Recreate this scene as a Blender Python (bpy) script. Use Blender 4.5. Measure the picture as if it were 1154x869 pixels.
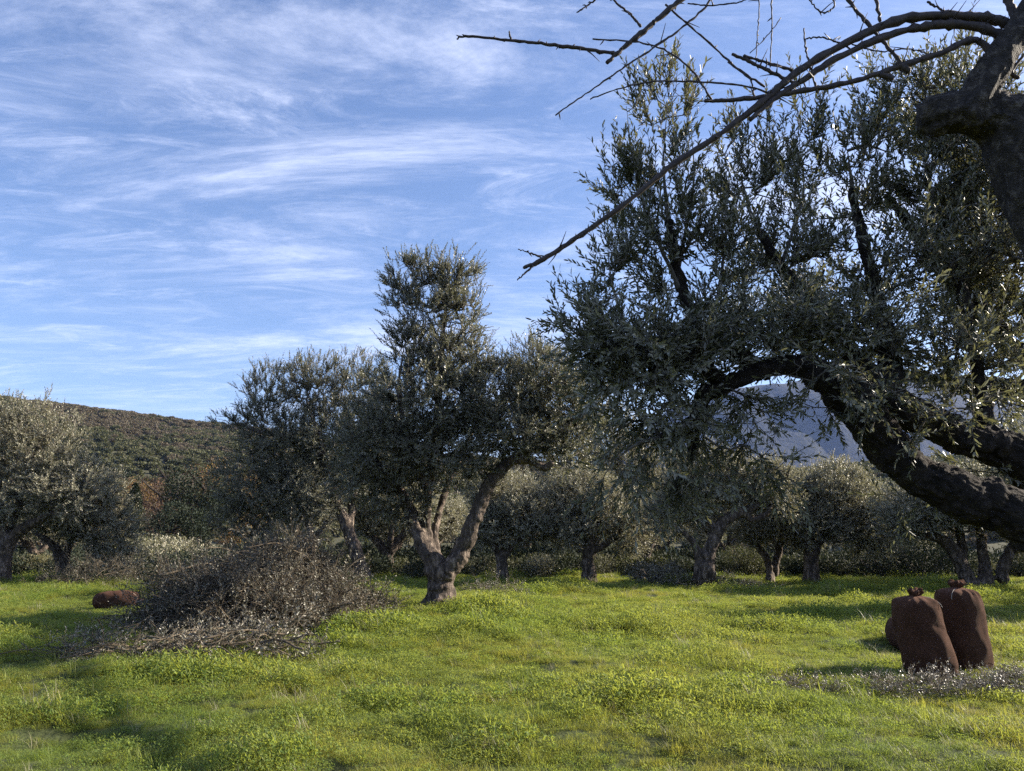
import bpy, math, random
import numpy as np
R = math.radians
rng = np.random.default_rng(7)
random.seed(7)
scene = bpy.context.scene
for o in list(bpy.data.objects): bpy.data.objects.remove(o)

# ------------------------------------------------------------------ camera, world, sun, exposure
FPX, PW, PH, HORIZ, CAMZ = 868.0, 1154.0, 869.0, 600.0, 1.55
PITCH = math.atan((HORIZ - PH / 2) / FPX)
cam = bpy.data.cameras.new('camera'); camo = bpy.data.objects.new('camera', cam)
scene.collection.objects.link(camo); scene.camera = camo
cam.sensor_width = 36; cam.lens = 36 * FPX / PW
cam.clip_start = 0.05; cam.clip_end = 30000
camo.location = (0, 0, CAMZ); camo.rotation_euler = (R(90) + PITCH, 0, 0)

SUN_AZ, SUN_EL = R(74), R(26)        # azimuth measured clockwise from the view direction (+Y)
SKY_STRENGTH, SUN_STRENGTH = 0.068, 5.0
scene.view_settings.view_transform = 'Standard'; scene.view_settings.look = 'None'
scene.view_settings.gamma = 1; scene.view_settings.exposure = 1.52
scene.view_settings.use_curve_mapping = False
scene.render.engine = 'CYCLES'
cy = scene.cycles
cy.max_bounces = 6; cy.diffuse_bounces = 3; cy.glossy_bounces = 2; cy.transmission_bounces = 4
cy.transparent_max_bounces = 4; cy.volume_bounces = 1; cy.use_denoising = False
cy.caustics_reflective = False; cy.caustics_refractive = False
cy.sample_clamp_indirect = 4.0
cy.denoising_input_passes = 'RGB_ALBEDO_NORMAL'

w = bpy.data.worlds.new('World'); scene.world = w; w.use_nodes = True
nt = w.node_tree; N = nt.nodes; L = nt.links; N.clear()
def nd(t, **k):
    n = N.new(t)
    for a, b in k.items():
        if a == 'inp':
            for i, v in b.items(): n.inputs[i].default_value = v
        else: setattr(n, a, b)
    return n
sky = nd('ShaderNodeTexSky', sky_type='NISHITA', sun_disc=False, sun_elevation=SUN_EL,
         sun_rotation=SUN_AZ, altitude=300, air_density=1.0, dust_density=1.4, ozone_density=2.0)
tc = nd('ShaderNodeTexCoord')
sep = nd('ShaderNodeSeparateXYZ'); L.new(tc.outputs['Generated'], sep.inputs[0])
zz = nd('ShaderNodeMath', operation='ADD', inp={1: 0.10}); L.new(sep.outputs[2], zz.inputs[0])
zm = nd('ShaderNodeMath', operation='MAXIMUM', inp={1: 0.04}); L.new(zz.outputs[0], zm.inputs[0])
dx = nd('ShaderNodeMath', operation='DIVIDE'); L.new(sep.outputs[0], dx.inputs[0]); L.new(zm.outputs[0], dx.inputs[1])
dy = nd('ShaderNodeMath', operation='DIVIDE'); L.new(sep.outputs[1], dy.inputs[0]); L.new(zm.outputs[0], dy.inputs[1])
cmb = nd('ShaderNodeCombineXYZ'); L.new(dx.outputs[0], cmb.inputs[0]); L.new(dy.outputs[0], cmb.inputs[1])
def cloud(rot, scl, loc, noise_scale, detail, rough, dist, lo, hi):
    m = nd('ShaderNodeMapping', inp={1: loc, 2: (0, 0, rot), 3: scl}); L.new(cmb.outputs[0], m.inputs[0])
    n = nd('ShaderNodeTexNoise', inp={'Scale': noise_scale, 'Detail': detail, 'Roughness': rough, 'Distortion': dist})
    L.new(m.outputs[0], n.inputs['Vector'])
    r = nd('ShaderNodeMapRange', interpolation_type='SMOOTHSTEP', inp={1: lo, 2: hi, 3: 0.0, 4: 1.0}); L.new(n.outputs['Fac'], r.inputs[0])
    return r.outputs[0]
c1 = cloud(R(10), (0.38, 1.0, 1), (3.1, 5.3, 0), 2.3, 12, 0.70, 0.5, 0.43, 0.80)     # broad veils
c2 = cloud(R(-24), (0.5, 1.3, 1), (7.7, 1.2, 0), 4.2, 12, 0.74, 0.7, 0.45, 0.84)     # fine streaks
c3 = cloud(R(-10), (0.7, 0.9, 1), (1.4, 9.4, 0), 0.8, 3, 0.5, 0.2, 0.18, 0.50)      # large patchiness
mu = nd('ShaderNodeMath', operation='MULTIPLY', inp={1: 0.75}); L.new(c2, mu.inputs[0])
ad = nd('ShaderNodeMath', operation='MAXIMUM'); L.new(c1, ad.inputs[0]); L.new(mu.outputs[0], ad.inputs[1])
m3 = nd('ShaderNodeMath', operation='MULTIPLY'); L.new(ad.outputs[0], m3.inputs[0]); L.new(c3, m3.inputs[1])
m4 = nd('ShaderNodeMath', operation='MULTIPLY', inp={1: 0.80}, use_clamp=True); L.new(m3.outputs[0], m4.inputs[0])
tint = nd('ShaderNodeMix', data_type='RGBA', blend_type='MULTIPLY'); tint.inputs[0].default_value = 1.0
L.new(sky.outputs[0], tint.inputs[6]); tint.inputs[7].default_value = (0.92, 0.97, 1.14, 1)
mixc = nd('ShaderNodeMix', data_type='RGBA'); L.new(m4.outputs[0], mixc.inputs[0])
L.new(tint.outputs[2], mixc.inputs[6]); mixc.inputs[7].default_value = (6.6, 7.0, 8.6, 1)
bg = nd('ShaderNodeBackground', inp={1: SKY_STRENGTH}); L.new(mixc.outputs[2], bg.inputs[0])
wo = nd('ShaderNodeOutputWorld'); L.new(bg.outputs[0], wo.inputs[0])

sl = bpy.data.lights.new('sun', 'SUN'); sl.energy = SUN_STRENGTH; sl.angle = R(0.53); sl.color = (1.0, 0.90, 0.74)
so = bpy.data.objects.new('sun', sl); scene.collection.objects.link(so)
from mathutils import Vector
sdir = Vector((math.sin(SUN_AZ) * math.cos(SUN_EL), math.cos(SUN_AZ) * math.cos(SUN_EL), math.sin(SUN_EL)))
so.rotation_euler = sdir.to_track_quat('Z', 'Y').to_euler(); so.location = (30, 10, 30)

# ------------------------------------------------------------------ numeric helpers
def unp(px, py, d):
    """world point on the photograph's ray (px,py) at real forward distance d"""
    X = (px - PW / 2) / FPX; v = (PH / 2 - py) / FPX
    Y = math.cos(PITCH) - v * math.sin(PITCH); Z = math.sin(PITCH) + v * math.cos(PITCH)
    return np.array([X / Y * d, d, CAMZ + Z / Y * d])
def hsh(ix, iy, iz, seed=0):
    h = (ix.astype(np.int64) * 374761393 + iy.astype(np.int64) * 668265263 + iz.astype(np.int64) * 2147483647 + seed * 974711) & 0xffffffff
    h = ((h ^ (h >> 13)) * 1274126177) & 0xffffffff
    h = (h ^ (h >> 16)) & 0xffffff
    return h / float(0xffffff)
def vnoise(p, seed=0):
    p = np.asarray(p, float); f = np.floor(p); t = p - f; t = t * t * (3 - 2 * t)
    i = f.astype(np.int64); out = 0
    for a in (0, 1):
        for b in (0, 1):
            for c in (0, 1):
                wgt = (t[:, 0] if a else 1 - t[:, 0]) * (t[:, 1] if b else 1 - t[:, 1]) * (t[:, 2] if c else 1 - t[:, 2])
                out = out + wgt * hsh(i[:, 0] + a, i[:, 1] + b, i[:, 2] + c, seed)
    return out * 2 - 1
def n2(x, y, s=1.0, seed=0):
    x = np.atleast_1d(x).astype(float); y = np.atleast_1d(y).astype(float)
    p = np.stack([x * s, y * s, np.full_like(x, 0.37)], 1)
    return vnoise(p, seed)
def sstep(a, b, x):
    t = np.clip((x - a) / (b - a), 0, 1); return t * t * (3 - 2 * t)
RID_X = np.array([-2500, -900, -300, 0, 60, 150, 240, 400, 560, 800, 950, 1154, 1600, 4000])
RID_T = np.array([.20, .22, .20, .170, .160, .146, .1345, .112, .09, .072, .086, .10, .12, .12])
def ground_z(x, y):
    x = np.atleast_1d(np.asarray(x, float)); y = np.atleast_1d(np.asarray(y, float))
    r = np.hypot(x, y)
    near = 1 - sstep(60, 140, r)
    z = (0.10 * n2(x, y, 0.33, 1) + 0.08 * n2(x, y, 0.9, 2) + 0.06 * n2(x, y, 1.9, 3) + 0.012 * n2(x, y, 6.0, 8)) * near
    z += 0.22 * np.exp(-((x + 1.6) ** 2 / 3.0 + (y - 17.0) ** 2 / 4.0))            # low mound round the middle tree
    z += 0.14 * np.exp(-((x + 0.6) ** 2 / 5.0 + (y - 11.6) ** 2 / 1.4))
    z -= 0.16 * np.exp(-((x - 1.5) ** 2 / 0.9 + (y - 11.9) ** 2 / 0.5))             # hollow
    z += 0.12 * np.exp(-((x - 1.7) ** 2 / 1.2 + (y - 13.0) ** 2 / 0.5))
    z *= sstep(1.0, 4.0, r)
    az = np.arctan2(x, np.maximum(y, 1e-6)); front = y > 0
    pxx = np.where(front, PW / 2 + FPX * np.tan(np.clip(az, -1.25, 1.25)) / 1.0, np.where(x > 0, 4000, -2500))
    T = np.interp(pxx, RID_X, RID_T)
    RR = 640.0
    H = T * RR * np.clip(np.cos(az), 0.35, 1)
    valley = -1.2 * sstep(28, 60, r) - 7.0 * sstep(60, 150, r)
    up = sstep(90, RR + 60, r) ** 0.85
    z = z + valley * (1 - up) + H * up
    z += (5.0 * n2(x, y, 0.011, 5) + 2.2 * n2(x, y, 0.03, 6)) * sstep(110, 300, r) * (1 - sstep(900, 1500, r))
    z = np.where(r > RR + 60, z * (1 - sstep(RR + 60, 2200, r)) - 12 * sstep(RR + 60, 2200, r), z)
    return z
def gz(x, y): return float(ground_z(x, y)[0])
def gpt(px, py):
    """ground point seen at a pixel"""
    d = 10.0
    X = (px - PW / 2) / FPX; v = (PH / 2 - py) / FPX
    Y = math.cos(PITCH) - v * math.sin(PITCH); Z = math.sin(PITCH) + v * math.cos(PITCH)
    s = -Z / Y
    d = CAMZ / max(s, 1e-3)
    for _ in range(6): d = (CAMZ - gz(X / Y * d, d)) / max(s, 1e-3)
    return np.array([X / Y * d, d, gz(X / Y * d, d)])

# ------------------------------------------------------------------ object helpers
def mesh_np(name, V, F, mat=None, smooth=False):
    """F: list of int arrays (n,k)"""
    V = np.asarray(V, np.float32); F = [np.asarray(f, np.int32) for f in F if len(f)]
    me = bpy.data.meshes.new(name)
    me.vertices.add(len(V)); me.vertices.foreach_set('co', V.ravel())
    loops = np.concatenate([f.ravel() for f in F]); tot = np.concatenate([np.full(len(f), f.shape[1], np.int32) for f in F])
    st = np.concatenate([[0], np.cumsum(tot)[:-1]]).astype(np.int32)
    me.loops.add(len(loops)); me.loops.foreach_set('vertex_index', loops.astype(np.int32))
    me.polygons.add(len(tot)); me.polygons.foreach_set('loop_start', st); me.polygons.foreach_set('loop_total', tot)
    if smooth: me.polygons.foreach_set('use_smooth', np.ones(len(tot), bool))
    me.update(calc_edges=True); me.validate()
    if mat: me.materials.append(mat)
    return me
def link(name, me, parent=None, loc=None, coll=None):
    o = bpy.data.objects.new(name, me); (coll or scene.collection).objects.link(o)
    if parent is not None: o.parent = parent
    if loc is not None: o.location = loc
    return o
def tag(o, label=None, cat=None, group=None, kind=None):
    if label: o['label'] = label
    if cat: o['category'] = cat
    if group: o['group'] = group
    if kind: o['kind'] = kind
    return o
def thing(name, label, cat, loc, group=None):
    return tag(link(name, None, loc=loc), label, cat, group)
def copy_thing(root, loc, rz=0, s=1.0, label=None, group=None):
    c = root.copy(); scene.collection.objects.link(c)
    c.location = loc; c.rotation_euler = (0, 0, rz); c.scale = (s, s, s)
    if label: c['label'] = label
    if group: c['group'] = group
    for ch in root.children:
        k = ch.copy(); scene.collection.objects.link(k); k.parent = c
    return c

# ------------------------------------------------------------------ materials
def new_mat(name):
    m = bpy.data.materials.new(name); m.use_nodes = True
    t = m.node_tree; t.nodes.clear(); return m, t.nodes, t.links
def leaf_mat(name, top, under, trans, tw=0.3, rough=0.45, vary=(0.6, 1.4), hue=0.02, spec=0.5, patch=None):
    m, n, l = new_mat(name)
    g = n.new('ShaderNodeNewGeometry')
    mx = n.new('ShaderNodeMix'); mx.data_type = 'RGBA'
    mx.inputs[6].default_value = (*top, 1); mx.inputs[7].default_value = (*under, 1); l.new(g.outputs['Backfacing'], mx.inputs[0])
    col = mx.outputs[2]
    mr = n.new('ShaderNodeMapRange'); mr.inputs[3].default_value = vary[0]; mr.inputs[4].default_value = vary[1]
    l.new(g.outputs['Random Per Island'], mr.inputs[0])
    hs = n.new('ShaderNodeHueSaturation'); l.new(col, hs.inputs['Color']); l.new(mr.outputs[0], hs.inputs['Value'])
    wn = n.new('ShaderNodeTexWhiteNoise'); wn.noise_dimensions = '1D'; l.new(g.outputs['Random Per Island'], wn.inputs['W'])
    mh = n.new('ShaderNodeMapRange'); mh.inputs[3].default_value = 0.5 - hue; mh.inputs[4].default_value = 0.5 + hue
    l.new(wn.outputs['Value'], mh.inputs[0]); l.new(mh.outputs[0], hs.inputs['Hue'])
    col = hs.outputs[0]
    tcol = None
    if patch:      # slow colour change over the ground (patch = (scale, second colour))
        nz = n.new('ShaderNodeTexNoise'); nz.inputs['Scale'].default_value = patch[0]; nz.inputs['Detail'].default_value = 3
        l.new(g.outputs['Position'], nz.inputs['Vector'])
        rp = n.new('ShaderNodeMapRange'); rp.inputs[1].default_value = 0.42; rp.inputs[2].default_value = 0.62; l.new(nz.outputs[0], rp.inputs[0])
        m2 = n.new('ShaderNodeMix'); m2.data_type = 'RGBA'; m2.blend_type = 'MULTIPLY'
        l.new(rp.outputs[0], m2.inputs[0]); l.new(col, m2.inputs[6]); m2.inputs[7].default_value = (*patch[1], 1); col = m2.outputs[2]
        tm = n.new('ShaderNodeMix'); tm.data_type = 'RGBA'; tm.blend_type = 'MULTIPLY'
        l.new(rp.outputs[0], tm.inputs[0]); tm.inputs[6].default_value = (*trans, 1); tm.inputs[7].default_value = (*patch[1], 1); tcol = tm.outputs[2]
    p = n.new('ShaderNodeBsdfPrincipled'); p.inputs['Roughness'].default_value = rough
    p.inputs['Specular IOR Level'].default_value = spec
    l.new(col, p.inputs['Base Color'])
    tr = n.new('ShaderNodeBsdfTranslucent'); tr.inputs[0].default_value = (*trans, 1)
    if tcol: l.new(tcol, tr.inputs[0])
    ms = n.new('ShaderNodeMixShader'); ms.inputs[0].default_value = tw; l.new(p.outputs[0], ms.inputs[1]); l.new(tr.outputs[0], ms.inputs[2])
    o = n.new('ShaderNodeOutputMaterial'); l.new(ms.outputs[0], o.inputs[0])
    return m
def rough_mat(name, c1, c2, scale=8, bump=0.5, dist=0.02, rough=0.9, stretch=(1, 1, 1), detail=8, c3=None, spec=0.25, fine=None):
    m, n, l = new_mat(name)
    tcn = n.new('ShaderNodeTexCoord'); mp = n.new('ShaderNodeMapping'); mp.inputs[3].default_value = stretch
    l.new(tcn.outputs['Object'], mp.inputs[0])
    nz = n.new('ShaderNodeTexNoise'); nz.inputs['Scale'].default_value = scale; nz.inputs['Detail'].default_value = detail; nz.inputs['Roughness'].default_value = 0.65
    nz.inputs['Distortion'].default_value = 0.4
    l.new(mp.outputs[0], nz.inputs['Vector'])
    cr = n.new('ShaderNodeValToRGB'); cr.color_ramp.elements[0].position = 0.36; cr.color_ramp.elements[1].position = 0.66
    cr.color_ramp.elements[0].color = (*c1, 1); cr.color_ramp.elements[1].color = (*c2, 1)
    if c3:
        e = cr.color_ramp.elements.new(0.52); e.color = (*c3, 1)
    l.new(nz.outputs[0], cr.inputs[0])
    p = n.new('ShaderNodeBsdfPrincipled'); p.inputs['Roughness'].default_value = rough; p.inputs['Specular IOR Level'].default_value = spec
    l.new(cr.outputs[0], p.inputs['Base Color'])
    bu = n.new('ShaderNodeBump'); bu.inputs['Strength'].default_value = bump; bu.inputs['Distance'].default_value = dist
    h = nz.outputs[0]
    if fine:
        nf = n.new('ShaderNodeTexNoise'); nf.inputs['Scale'].default_value = fine; nf.inputs['Detail'].default_value = 4; l.new(mp.outputs[0], nf.inputs['Vector'])
        aa = n.new('ShaderNodeMath'); aa.operation = 'ADD'; l.new(h, aa.inputs[0]); l.new(nf.outputs[0], aa.inputs[1]); h = aa.outputs[0]
    l.new(h, bu.inputs['Height']); l.new(bu.outputs[0], p.inputs['Normal'])
    o = n.new('ShaderNodeOutputMaterial'); l.new(p.outputs[0], o.inputs[0])
    return m
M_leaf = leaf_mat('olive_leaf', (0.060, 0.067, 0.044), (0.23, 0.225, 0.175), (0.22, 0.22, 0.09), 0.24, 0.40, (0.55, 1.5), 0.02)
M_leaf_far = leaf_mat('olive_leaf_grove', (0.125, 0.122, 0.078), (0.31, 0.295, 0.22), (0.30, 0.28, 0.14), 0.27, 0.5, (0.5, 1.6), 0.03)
M_shrub = leaf_mat('shrub_leaf', (0.055, 0.06, 0.035), (0.12, 0.12, 0.085), (0.14, 0.14, 0.06), 0.2, 0.65, (0.5, 1.5), 0.03, 0.2)
M_dry = leaf_mat('dry_leaf', (0.062, 0.060, 0.042), (0.17, 0.158, 0.12), (0.10, 0.085, 0.05), 0.12, 0.5, (0.4, 1.5), 0.03)
M_grass = leaf_mat('grass_blade', (0.19, 0.20, 0.040), (0.20, 0.205, 0.048), (0.58, 0.56, 0.08), 0.42, 0.5, (0.55, 1.4), 0.03, 0.3, (0.55, (0.6, 0.8, 0.8)))
M_weed = leaf_mat('weed_leaf', (0.115, 0.155, 0.036), (0.145, 0.185, 0.048), (0.48, 0.52, 0.08), 0.38, 0.6, (0.6, 1.5), 0.03, 0.2, (0.5, (0.8, 0.9, 0.8)))
M_straw = leaf_mat('straw_blade', (0.30, 0.27, 0.15), (0.32, 0.29, 0.18), (0.34, 0.30, 0.14), 0.3, 0.5, (0.6, 1.3))
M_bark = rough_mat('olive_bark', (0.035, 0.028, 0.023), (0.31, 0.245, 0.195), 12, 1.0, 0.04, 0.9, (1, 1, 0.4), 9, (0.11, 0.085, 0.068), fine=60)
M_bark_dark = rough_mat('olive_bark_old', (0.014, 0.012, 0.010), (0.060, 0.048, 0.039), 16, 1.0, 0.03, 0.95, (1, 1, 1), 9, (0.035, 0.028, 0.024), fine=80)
M_twig = rough_mat('olive_twig', (0.07, 0.06, 0.05), (0.20, 0.175, 0.145), 20, 0.3, 0.005)
M_almond = rough_mat('almond_bark', (0.035, 0.030, 0.026), (0.20, 0.17, 0.14), 22, 1.0, 0.035, 0.85, (1, 1, 1), 9, (0.07, 0.058, 0.05), fine=110)
M_almond_twig = rough_mat('almond_twig', (0.035, 0.028, 0.028), (0.085, 0.065, 0.058), 40, 0.4, 0.003, 0.6)
M_soil = rough_mat('soil', (0.030, 0.036, 0.010), (0.070, 0.088, 0.022), 3, 0.6, 0.03, 0.95, (1, 1, 1), 9, (0.05, 0.062, 0.02), fine=30)

# ------------------------------------------------------------------ geometry builders
def nrm(a): return a / np.maximum(np.linalg.norm(a, axis=-1, keepdims=True), 1e-9)
def catmull(P, n):
    P = np.asarray(P, float); Q = np.vstack([2 * P[0] - P[1], P, 2 * P[-1] - P[-2]]); out = []
    for i in range(1, len(Q) - 2):
        t = np.linspace(0, 1, n, endpoint=False)[:, None]
        a, b, c, d = Q[i - 1], Q[i], Q[i + 1], Q[i + 2]
        out.append(0.5 * ((2 * b) + (-a + c) * t + (2 * a - 5 * b + 4 * c - d) * t ** 2 + (-a + 3 * b - 3 * c + d) * t ** 3))
    out.append(P[-1:]); return np.vstack(out)
def tube(P, r, seg=12, lump=0.0, seed=0, cap=True):
    P = np.asarray(P, float); r = np.asarray(r, float); n = len(P)
    T = np.gradient(P, axis=0); T = nrm(T)
    u = np.cross(T[0], [0.31, 0.2, 0.93] if abs(T[0][2]) < 0.9 else [1, 0, 0]); u /= np.linalg.norm(u); U = [u]
    for i in range(1, n):
        u = U[-1] - T[i] * np.dot(U[-1], T[i]); u /= max(np.linalg.norm(u), 1e-9); U.append(u)
    U = np.array(U); W = np.cross(T, U)
    th = np.linspace(0, 2 * np.pi, seg, endpoint=False)
    ring = U[:, None, :] * np.cos(th)[None, :, None] + W[:, None, :] * np.sin(th)[None, :, None]
    rr = np.repeat(r[:, None], seg, 1)
    if lump:
        q = (P[:, None, :] + ring * r[:, None, None])
        rr = rr * (1 + lump * vnoise(q.reshape(-1, 3) / max(r.mean(), 1e-3) * 0.9, seed).reshape(n, seg))
    V = (P[:, None, :] + ring * rr[:, :, None]).reshape(-1, 3)
    i = np.arange(n - 1)[:, None] * seg; j = np.arange(seg)[None, :]; j2 = (j + 1) % seg
    F = np.stack([i + j, i + j2, i + seg + j2, i + seg + j], -1).reshape(-1, 4)
    caps = []
    if cap:
        V = np.vstack([V, P[0] - T[0] * r[0] * 0.5, P[-1] + T[-1] * r[-1] * 0.6]); a, b = n * seg, n * seg + 1
        jj = np.arange(seg); k = (jj + 1) % seg
        caps = np.vstack([np.stack([k, jj, np.full(seg, a)], 1), np.stack([(n - 1) * seg + jj, (n - 1) * seg + k, np.full(seg, b)], 1)])
    return V, F, caps
class Acc:
    def __init__(s): s.V = []; s.F = {}; s.n = 0
    def add(s, V, *Fs):
        s.V.append(np.asarray(V, float))
        for F in Fs:
            if len(F): F = np.asarray(F); s.F.setdefault(F.shape[1], []).append(F + s.n)
        s.n += len(V)
    def mesh(s, name, mat, smooth=False):
        return mesh_np(name, np.vstack(s.V), [np.vstack(f) for f in s.F.values()], mat, smooth)
def leaves(base, axis, nrml, length, width, fold=0.25, simple=False, droop=0.12):
    """lanceolate leaves; axis = along, nrml = upper side"""
    a = nrm(axis); s = nrm(np.cross(a, nrml)); u = np.cross(s, a)
    Ln = length[:, None]; Wd = width[:, None]
    if simple:
        V = np.stack([base, base + a * Ln * .45 + s * Wd * .5, base + a * Ln - u * Ln * droop, base + a * Ln * .45 - s * Wd * .5], 1)
        n = len(base); F = (np.arange(n)[:, None] * 4 + np.array([0, 3, 2, 1])[None, :])
        return V.reshape(-1, 3), F
    pts = [(0, 0), (.28, .46), (.68, .42), (1, 0), (.68, -.42), (.28, -.46)]
    V = np.stack([base + a * Ln * t + s * Wd * q + u * (Wd * abs(q) * fold - Ln * droop * t * t) for t, q in pts], 1)
    n = len(base); o = np.arange(n)[:, None] * 6
    F = np.vstack([o + np.array([0, 3, 2, 1])[None], o + np.array([0, 5, 4, 3])[None]])
    return V.reshape(-1, 3), F
def rvec(n): return nrm(rng.normal(size=(n, 3)))
def shoots(base, d, length, nleaf, leafL, leafW, simple=True, stems=True, stem_r=0.0022, curl=0.0, lr=None):
    """leafy shoots: returns (leafV, leafF, stemV, stemF)"""
    n = len(base); d = nrm(d); L_ = length[:, None]
    bend = rvec(n) * 0.18 + np.array([0, 0, curl])
    t = (np.arange(nleaf) + 0.6)[None, :] / nleaf
    t = np.clip(t + rng.normal(size=(n, nleaf)) * 0.02, 0.02, 1)
    pos = base[:, None, :] + d[:, None, :] * (L_ * t)[:, :, None] + bend[:, None, :] * (L_ * t ** 2)[:, :, None]
    tan = nrm(d[:, None, :] + 2 * bend[:, None, :] * t[:, :, None])
    ref = nrm(np.cross(d, rvec(n))); ang = (np.arange(nleaf) % 2) * np.pi + (np.arange(nleaf) // 2) * 1.57
    ang = ang[None, :] + rng.normal(size=(n, nleaf)) * 0.35
    r1 = ref[:, None, :]; r2 = np.cross(d, ref)[:, None, :]
    side = r1 * np.cos(ang)[:, :, None] + r2 * np.sin(ang)[:, :, None]
    k = 0.55 + 0.45 * t[:, :, None] + rng.normal(size=(n, nleaf, 1)) * .12
    ax = nrm(tan * (k + .35) + side * (0.95 - 0.45 * t[:, :, None]))
    nr = nrm(tan * 1.0 - side * 0.5 + rng.normal(size=(n, nleaf, 3)) * 0.35 + np.array([0, 0, .3]))
    LL = leafL * (1 - 0.45 * np.abs(t - 0.5)) * rng.uniform(.7, 1.15, (n, nleaf)); WW = leafW * rng.uniform(.75, 1.2, (n, nleaf))
    V, F = leaves(pos.reshape(-1, 3), ax.reshape(-1, 3), nr.reshape(-1, 3), LL.ravel(), WW.ravel(), simple=simple)
    sV = np.zeros((0, 3)); sF = np.zeros((0, 4), int)
    if stems:
        ts = np.array([0, .35, .7, 1.0]); P = base[:, None, :] + d[:, None, :] * (L_ * ts)[:, :, None] + bend[:, None, :] * (L_ * ts ** 2)[:, :, None]
        rr = stem_r * np.array([1.3, 1.0, .8, .4]); a = ref; b = np.cross(d, ref); ring = []
        for q in range(3):
            ring.append(P + (a * math.cos(q * 2.094) + b * math.sin(q * 2.094))[:, None, :] * rr[None, :, None])
        Vs = np.stack(ring, 2).reshape(-1, 3)            # n,4,3,3
        o = (np.arange(n) * 12)[:, None, None, None] + (np.arange(3) * 3)[None, :, None, None]
        q = np.arange(3)[None, None, :, None]
        F2 = np.concatenate([o + q, o + (q + 1) % 3, o + 3 + (q + 1) % 3, o + 3 + q], -1).reshape(-1, 4)
        sV, sF = Vs, F2
    return V, F, sV, sF
def skin_nodes(P, par, r, draw, seg=5):
    """rings at nodes, quads between each drawn node and its parent"""
    idx = np.where(par >= 0)[0]; D = np.zeros_like(P); D[idx] = P[idx] - P[par[idx]]
    D[par < 0] = [0, 0, 1]; D = nrm(D); ref = np.array([0.87, 0.45, 0.19])
    U = nrm(np.cross(D, ref)); W = np.cross(D, U)
    th = np.linspace(0, 2 * np.pi, seg, endpoint=False)
    use = np.where(draw)[0]
    def ring(nodes, radii):
        return P[nodes][:, None, :] + (U[use][:, None, :] * np.cos(th)[None, :, None] + W[use][:, None, :] * np.sin(th)[None, :, None]) * radii[:, None, None]
    r0 = np.where(draw[par[use]], r[par[use]], np.minimum(r[par[use]], r[use] * 1.3))
    A = ring(par[use], r0); B = ring(use, r[use]); n = len(use)
    V = np.concatenate([A, B], 1).reshape(-1, 3); o = np.arange(n)[:, None, None] * 2 * seg; j = np.arange(seg)[None, :, None]; j2 = (j + 1) % seg
    F = np.concatenate([o + j, o + j2, o + seg + j2, o + seg + j], -1).reshape(-1, 4)
    return V, F
def grow(limbs, targets, step=0.14, up=0.12, wig=0.10, lim_from=0.3):
    """connect crown points to the limb skeleton; limbs: list of (P, r). returns nodes, parents, limb flag, ends"""
    P = []; par = []; own = []; rad = []
    for LP, Lr in limbs:
        k0 = len(P)
        for i in range(len(LP)):
            P.append(LP[i]); par.append(-1 if i == 0 else k0 + i - 1); own.append(1 if i > len(LP) * lim_from else 2); rad.append(Lr[i])
    nl = len(P); cap = nl + len(targets) * 40 + 10
    A = np.zeros((cap, 3)); A[:nl] = P; pr = np.full(cap, -1); pr[:nl] = par
    flag = np.zeros(cap, int); flag[:nl] = own; dep = np.zeros(cap); n = nl
    bias = np.where(flag[:nl] == 2, 1.2, 0.0); B = np.zeros(cap); B[:nl] = bias
    dd = np.min(np.linalg.norm(targets[:, None, :] - A[None, :nl:2, :], axis=2) + B[None, :nl:2], axis=1)
    ends = []
    for ti in np.argsort(dd):
        t = targets[ti]; v = t - A[:n]; dist = np.linalg.norm(v, axis=1)
        cost = dist + B[:n] + np.maximum(-v[:, 2], 0) * 0.4
        k = int(np.argmin(cost)); d = dist[k]
        m = max(int(d / step), 1)
        if n + m >= cap: break
        s = np.arange(1, m + 1) / m; side = rng.normal(size=3) * wig * d
        path = A[k] + v[k] * s[:, None] + (np.array([0, 0, -up * d]) + side) * (s * (1 - s))[:, None] * 2 + rng.normal(size=(m, 3)) * 0.012
        path[-1] = t
        A[n:n + m] = path; pr[n] = k; pr[n + 1:n + m] = np.arange(n, n + m - 1); n += m; ends.append(n - 1)
    return A[:n], pr[:n], flag[:n], np.array(ends), nl, rad
def radii(n, pr, nl, ends, tip, expo=0.48):
    cnt = np.zeros(n)
    for e in ends: cnt[e] += 1
    for i in range(n - 1, nl - 1, -1):
        cnt[i] = max(cnt[i], 1); cnt[pr[i]] += cnt[i]
    return tip * np.power(np.maximum(cnt, 1), expo)
def frames(paths):
    N_, D_, U_, W_, S_ = [], [], [], [], []; s0 = 0
    for P in paths:
        T = nrm(np.gradient(P, axis=0)); u = np.cross(T[0], [0.31, 0.9, 0.23]); u /= np.linalg.norm(u); U = [u]
        for i in range(1, len(P)):
            u = U[-1] - T[i] * np.dot(U[-1], T[i]); U.append(u / np.linalg.norm(u))
        U = np.array(U); N_.append(P); D_.append(T); U_.append(U); W_.append(np.cross(T, U))
        S_.append(s0 + np.concatenate([[0], np.cumsum(np.linalg.norm(np.diff(P, axis=0), axis=1))])); s0 += 31.7
    return [np.concatenate(a) for a in (N_, D_, U_, W_, S_)]
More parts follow.
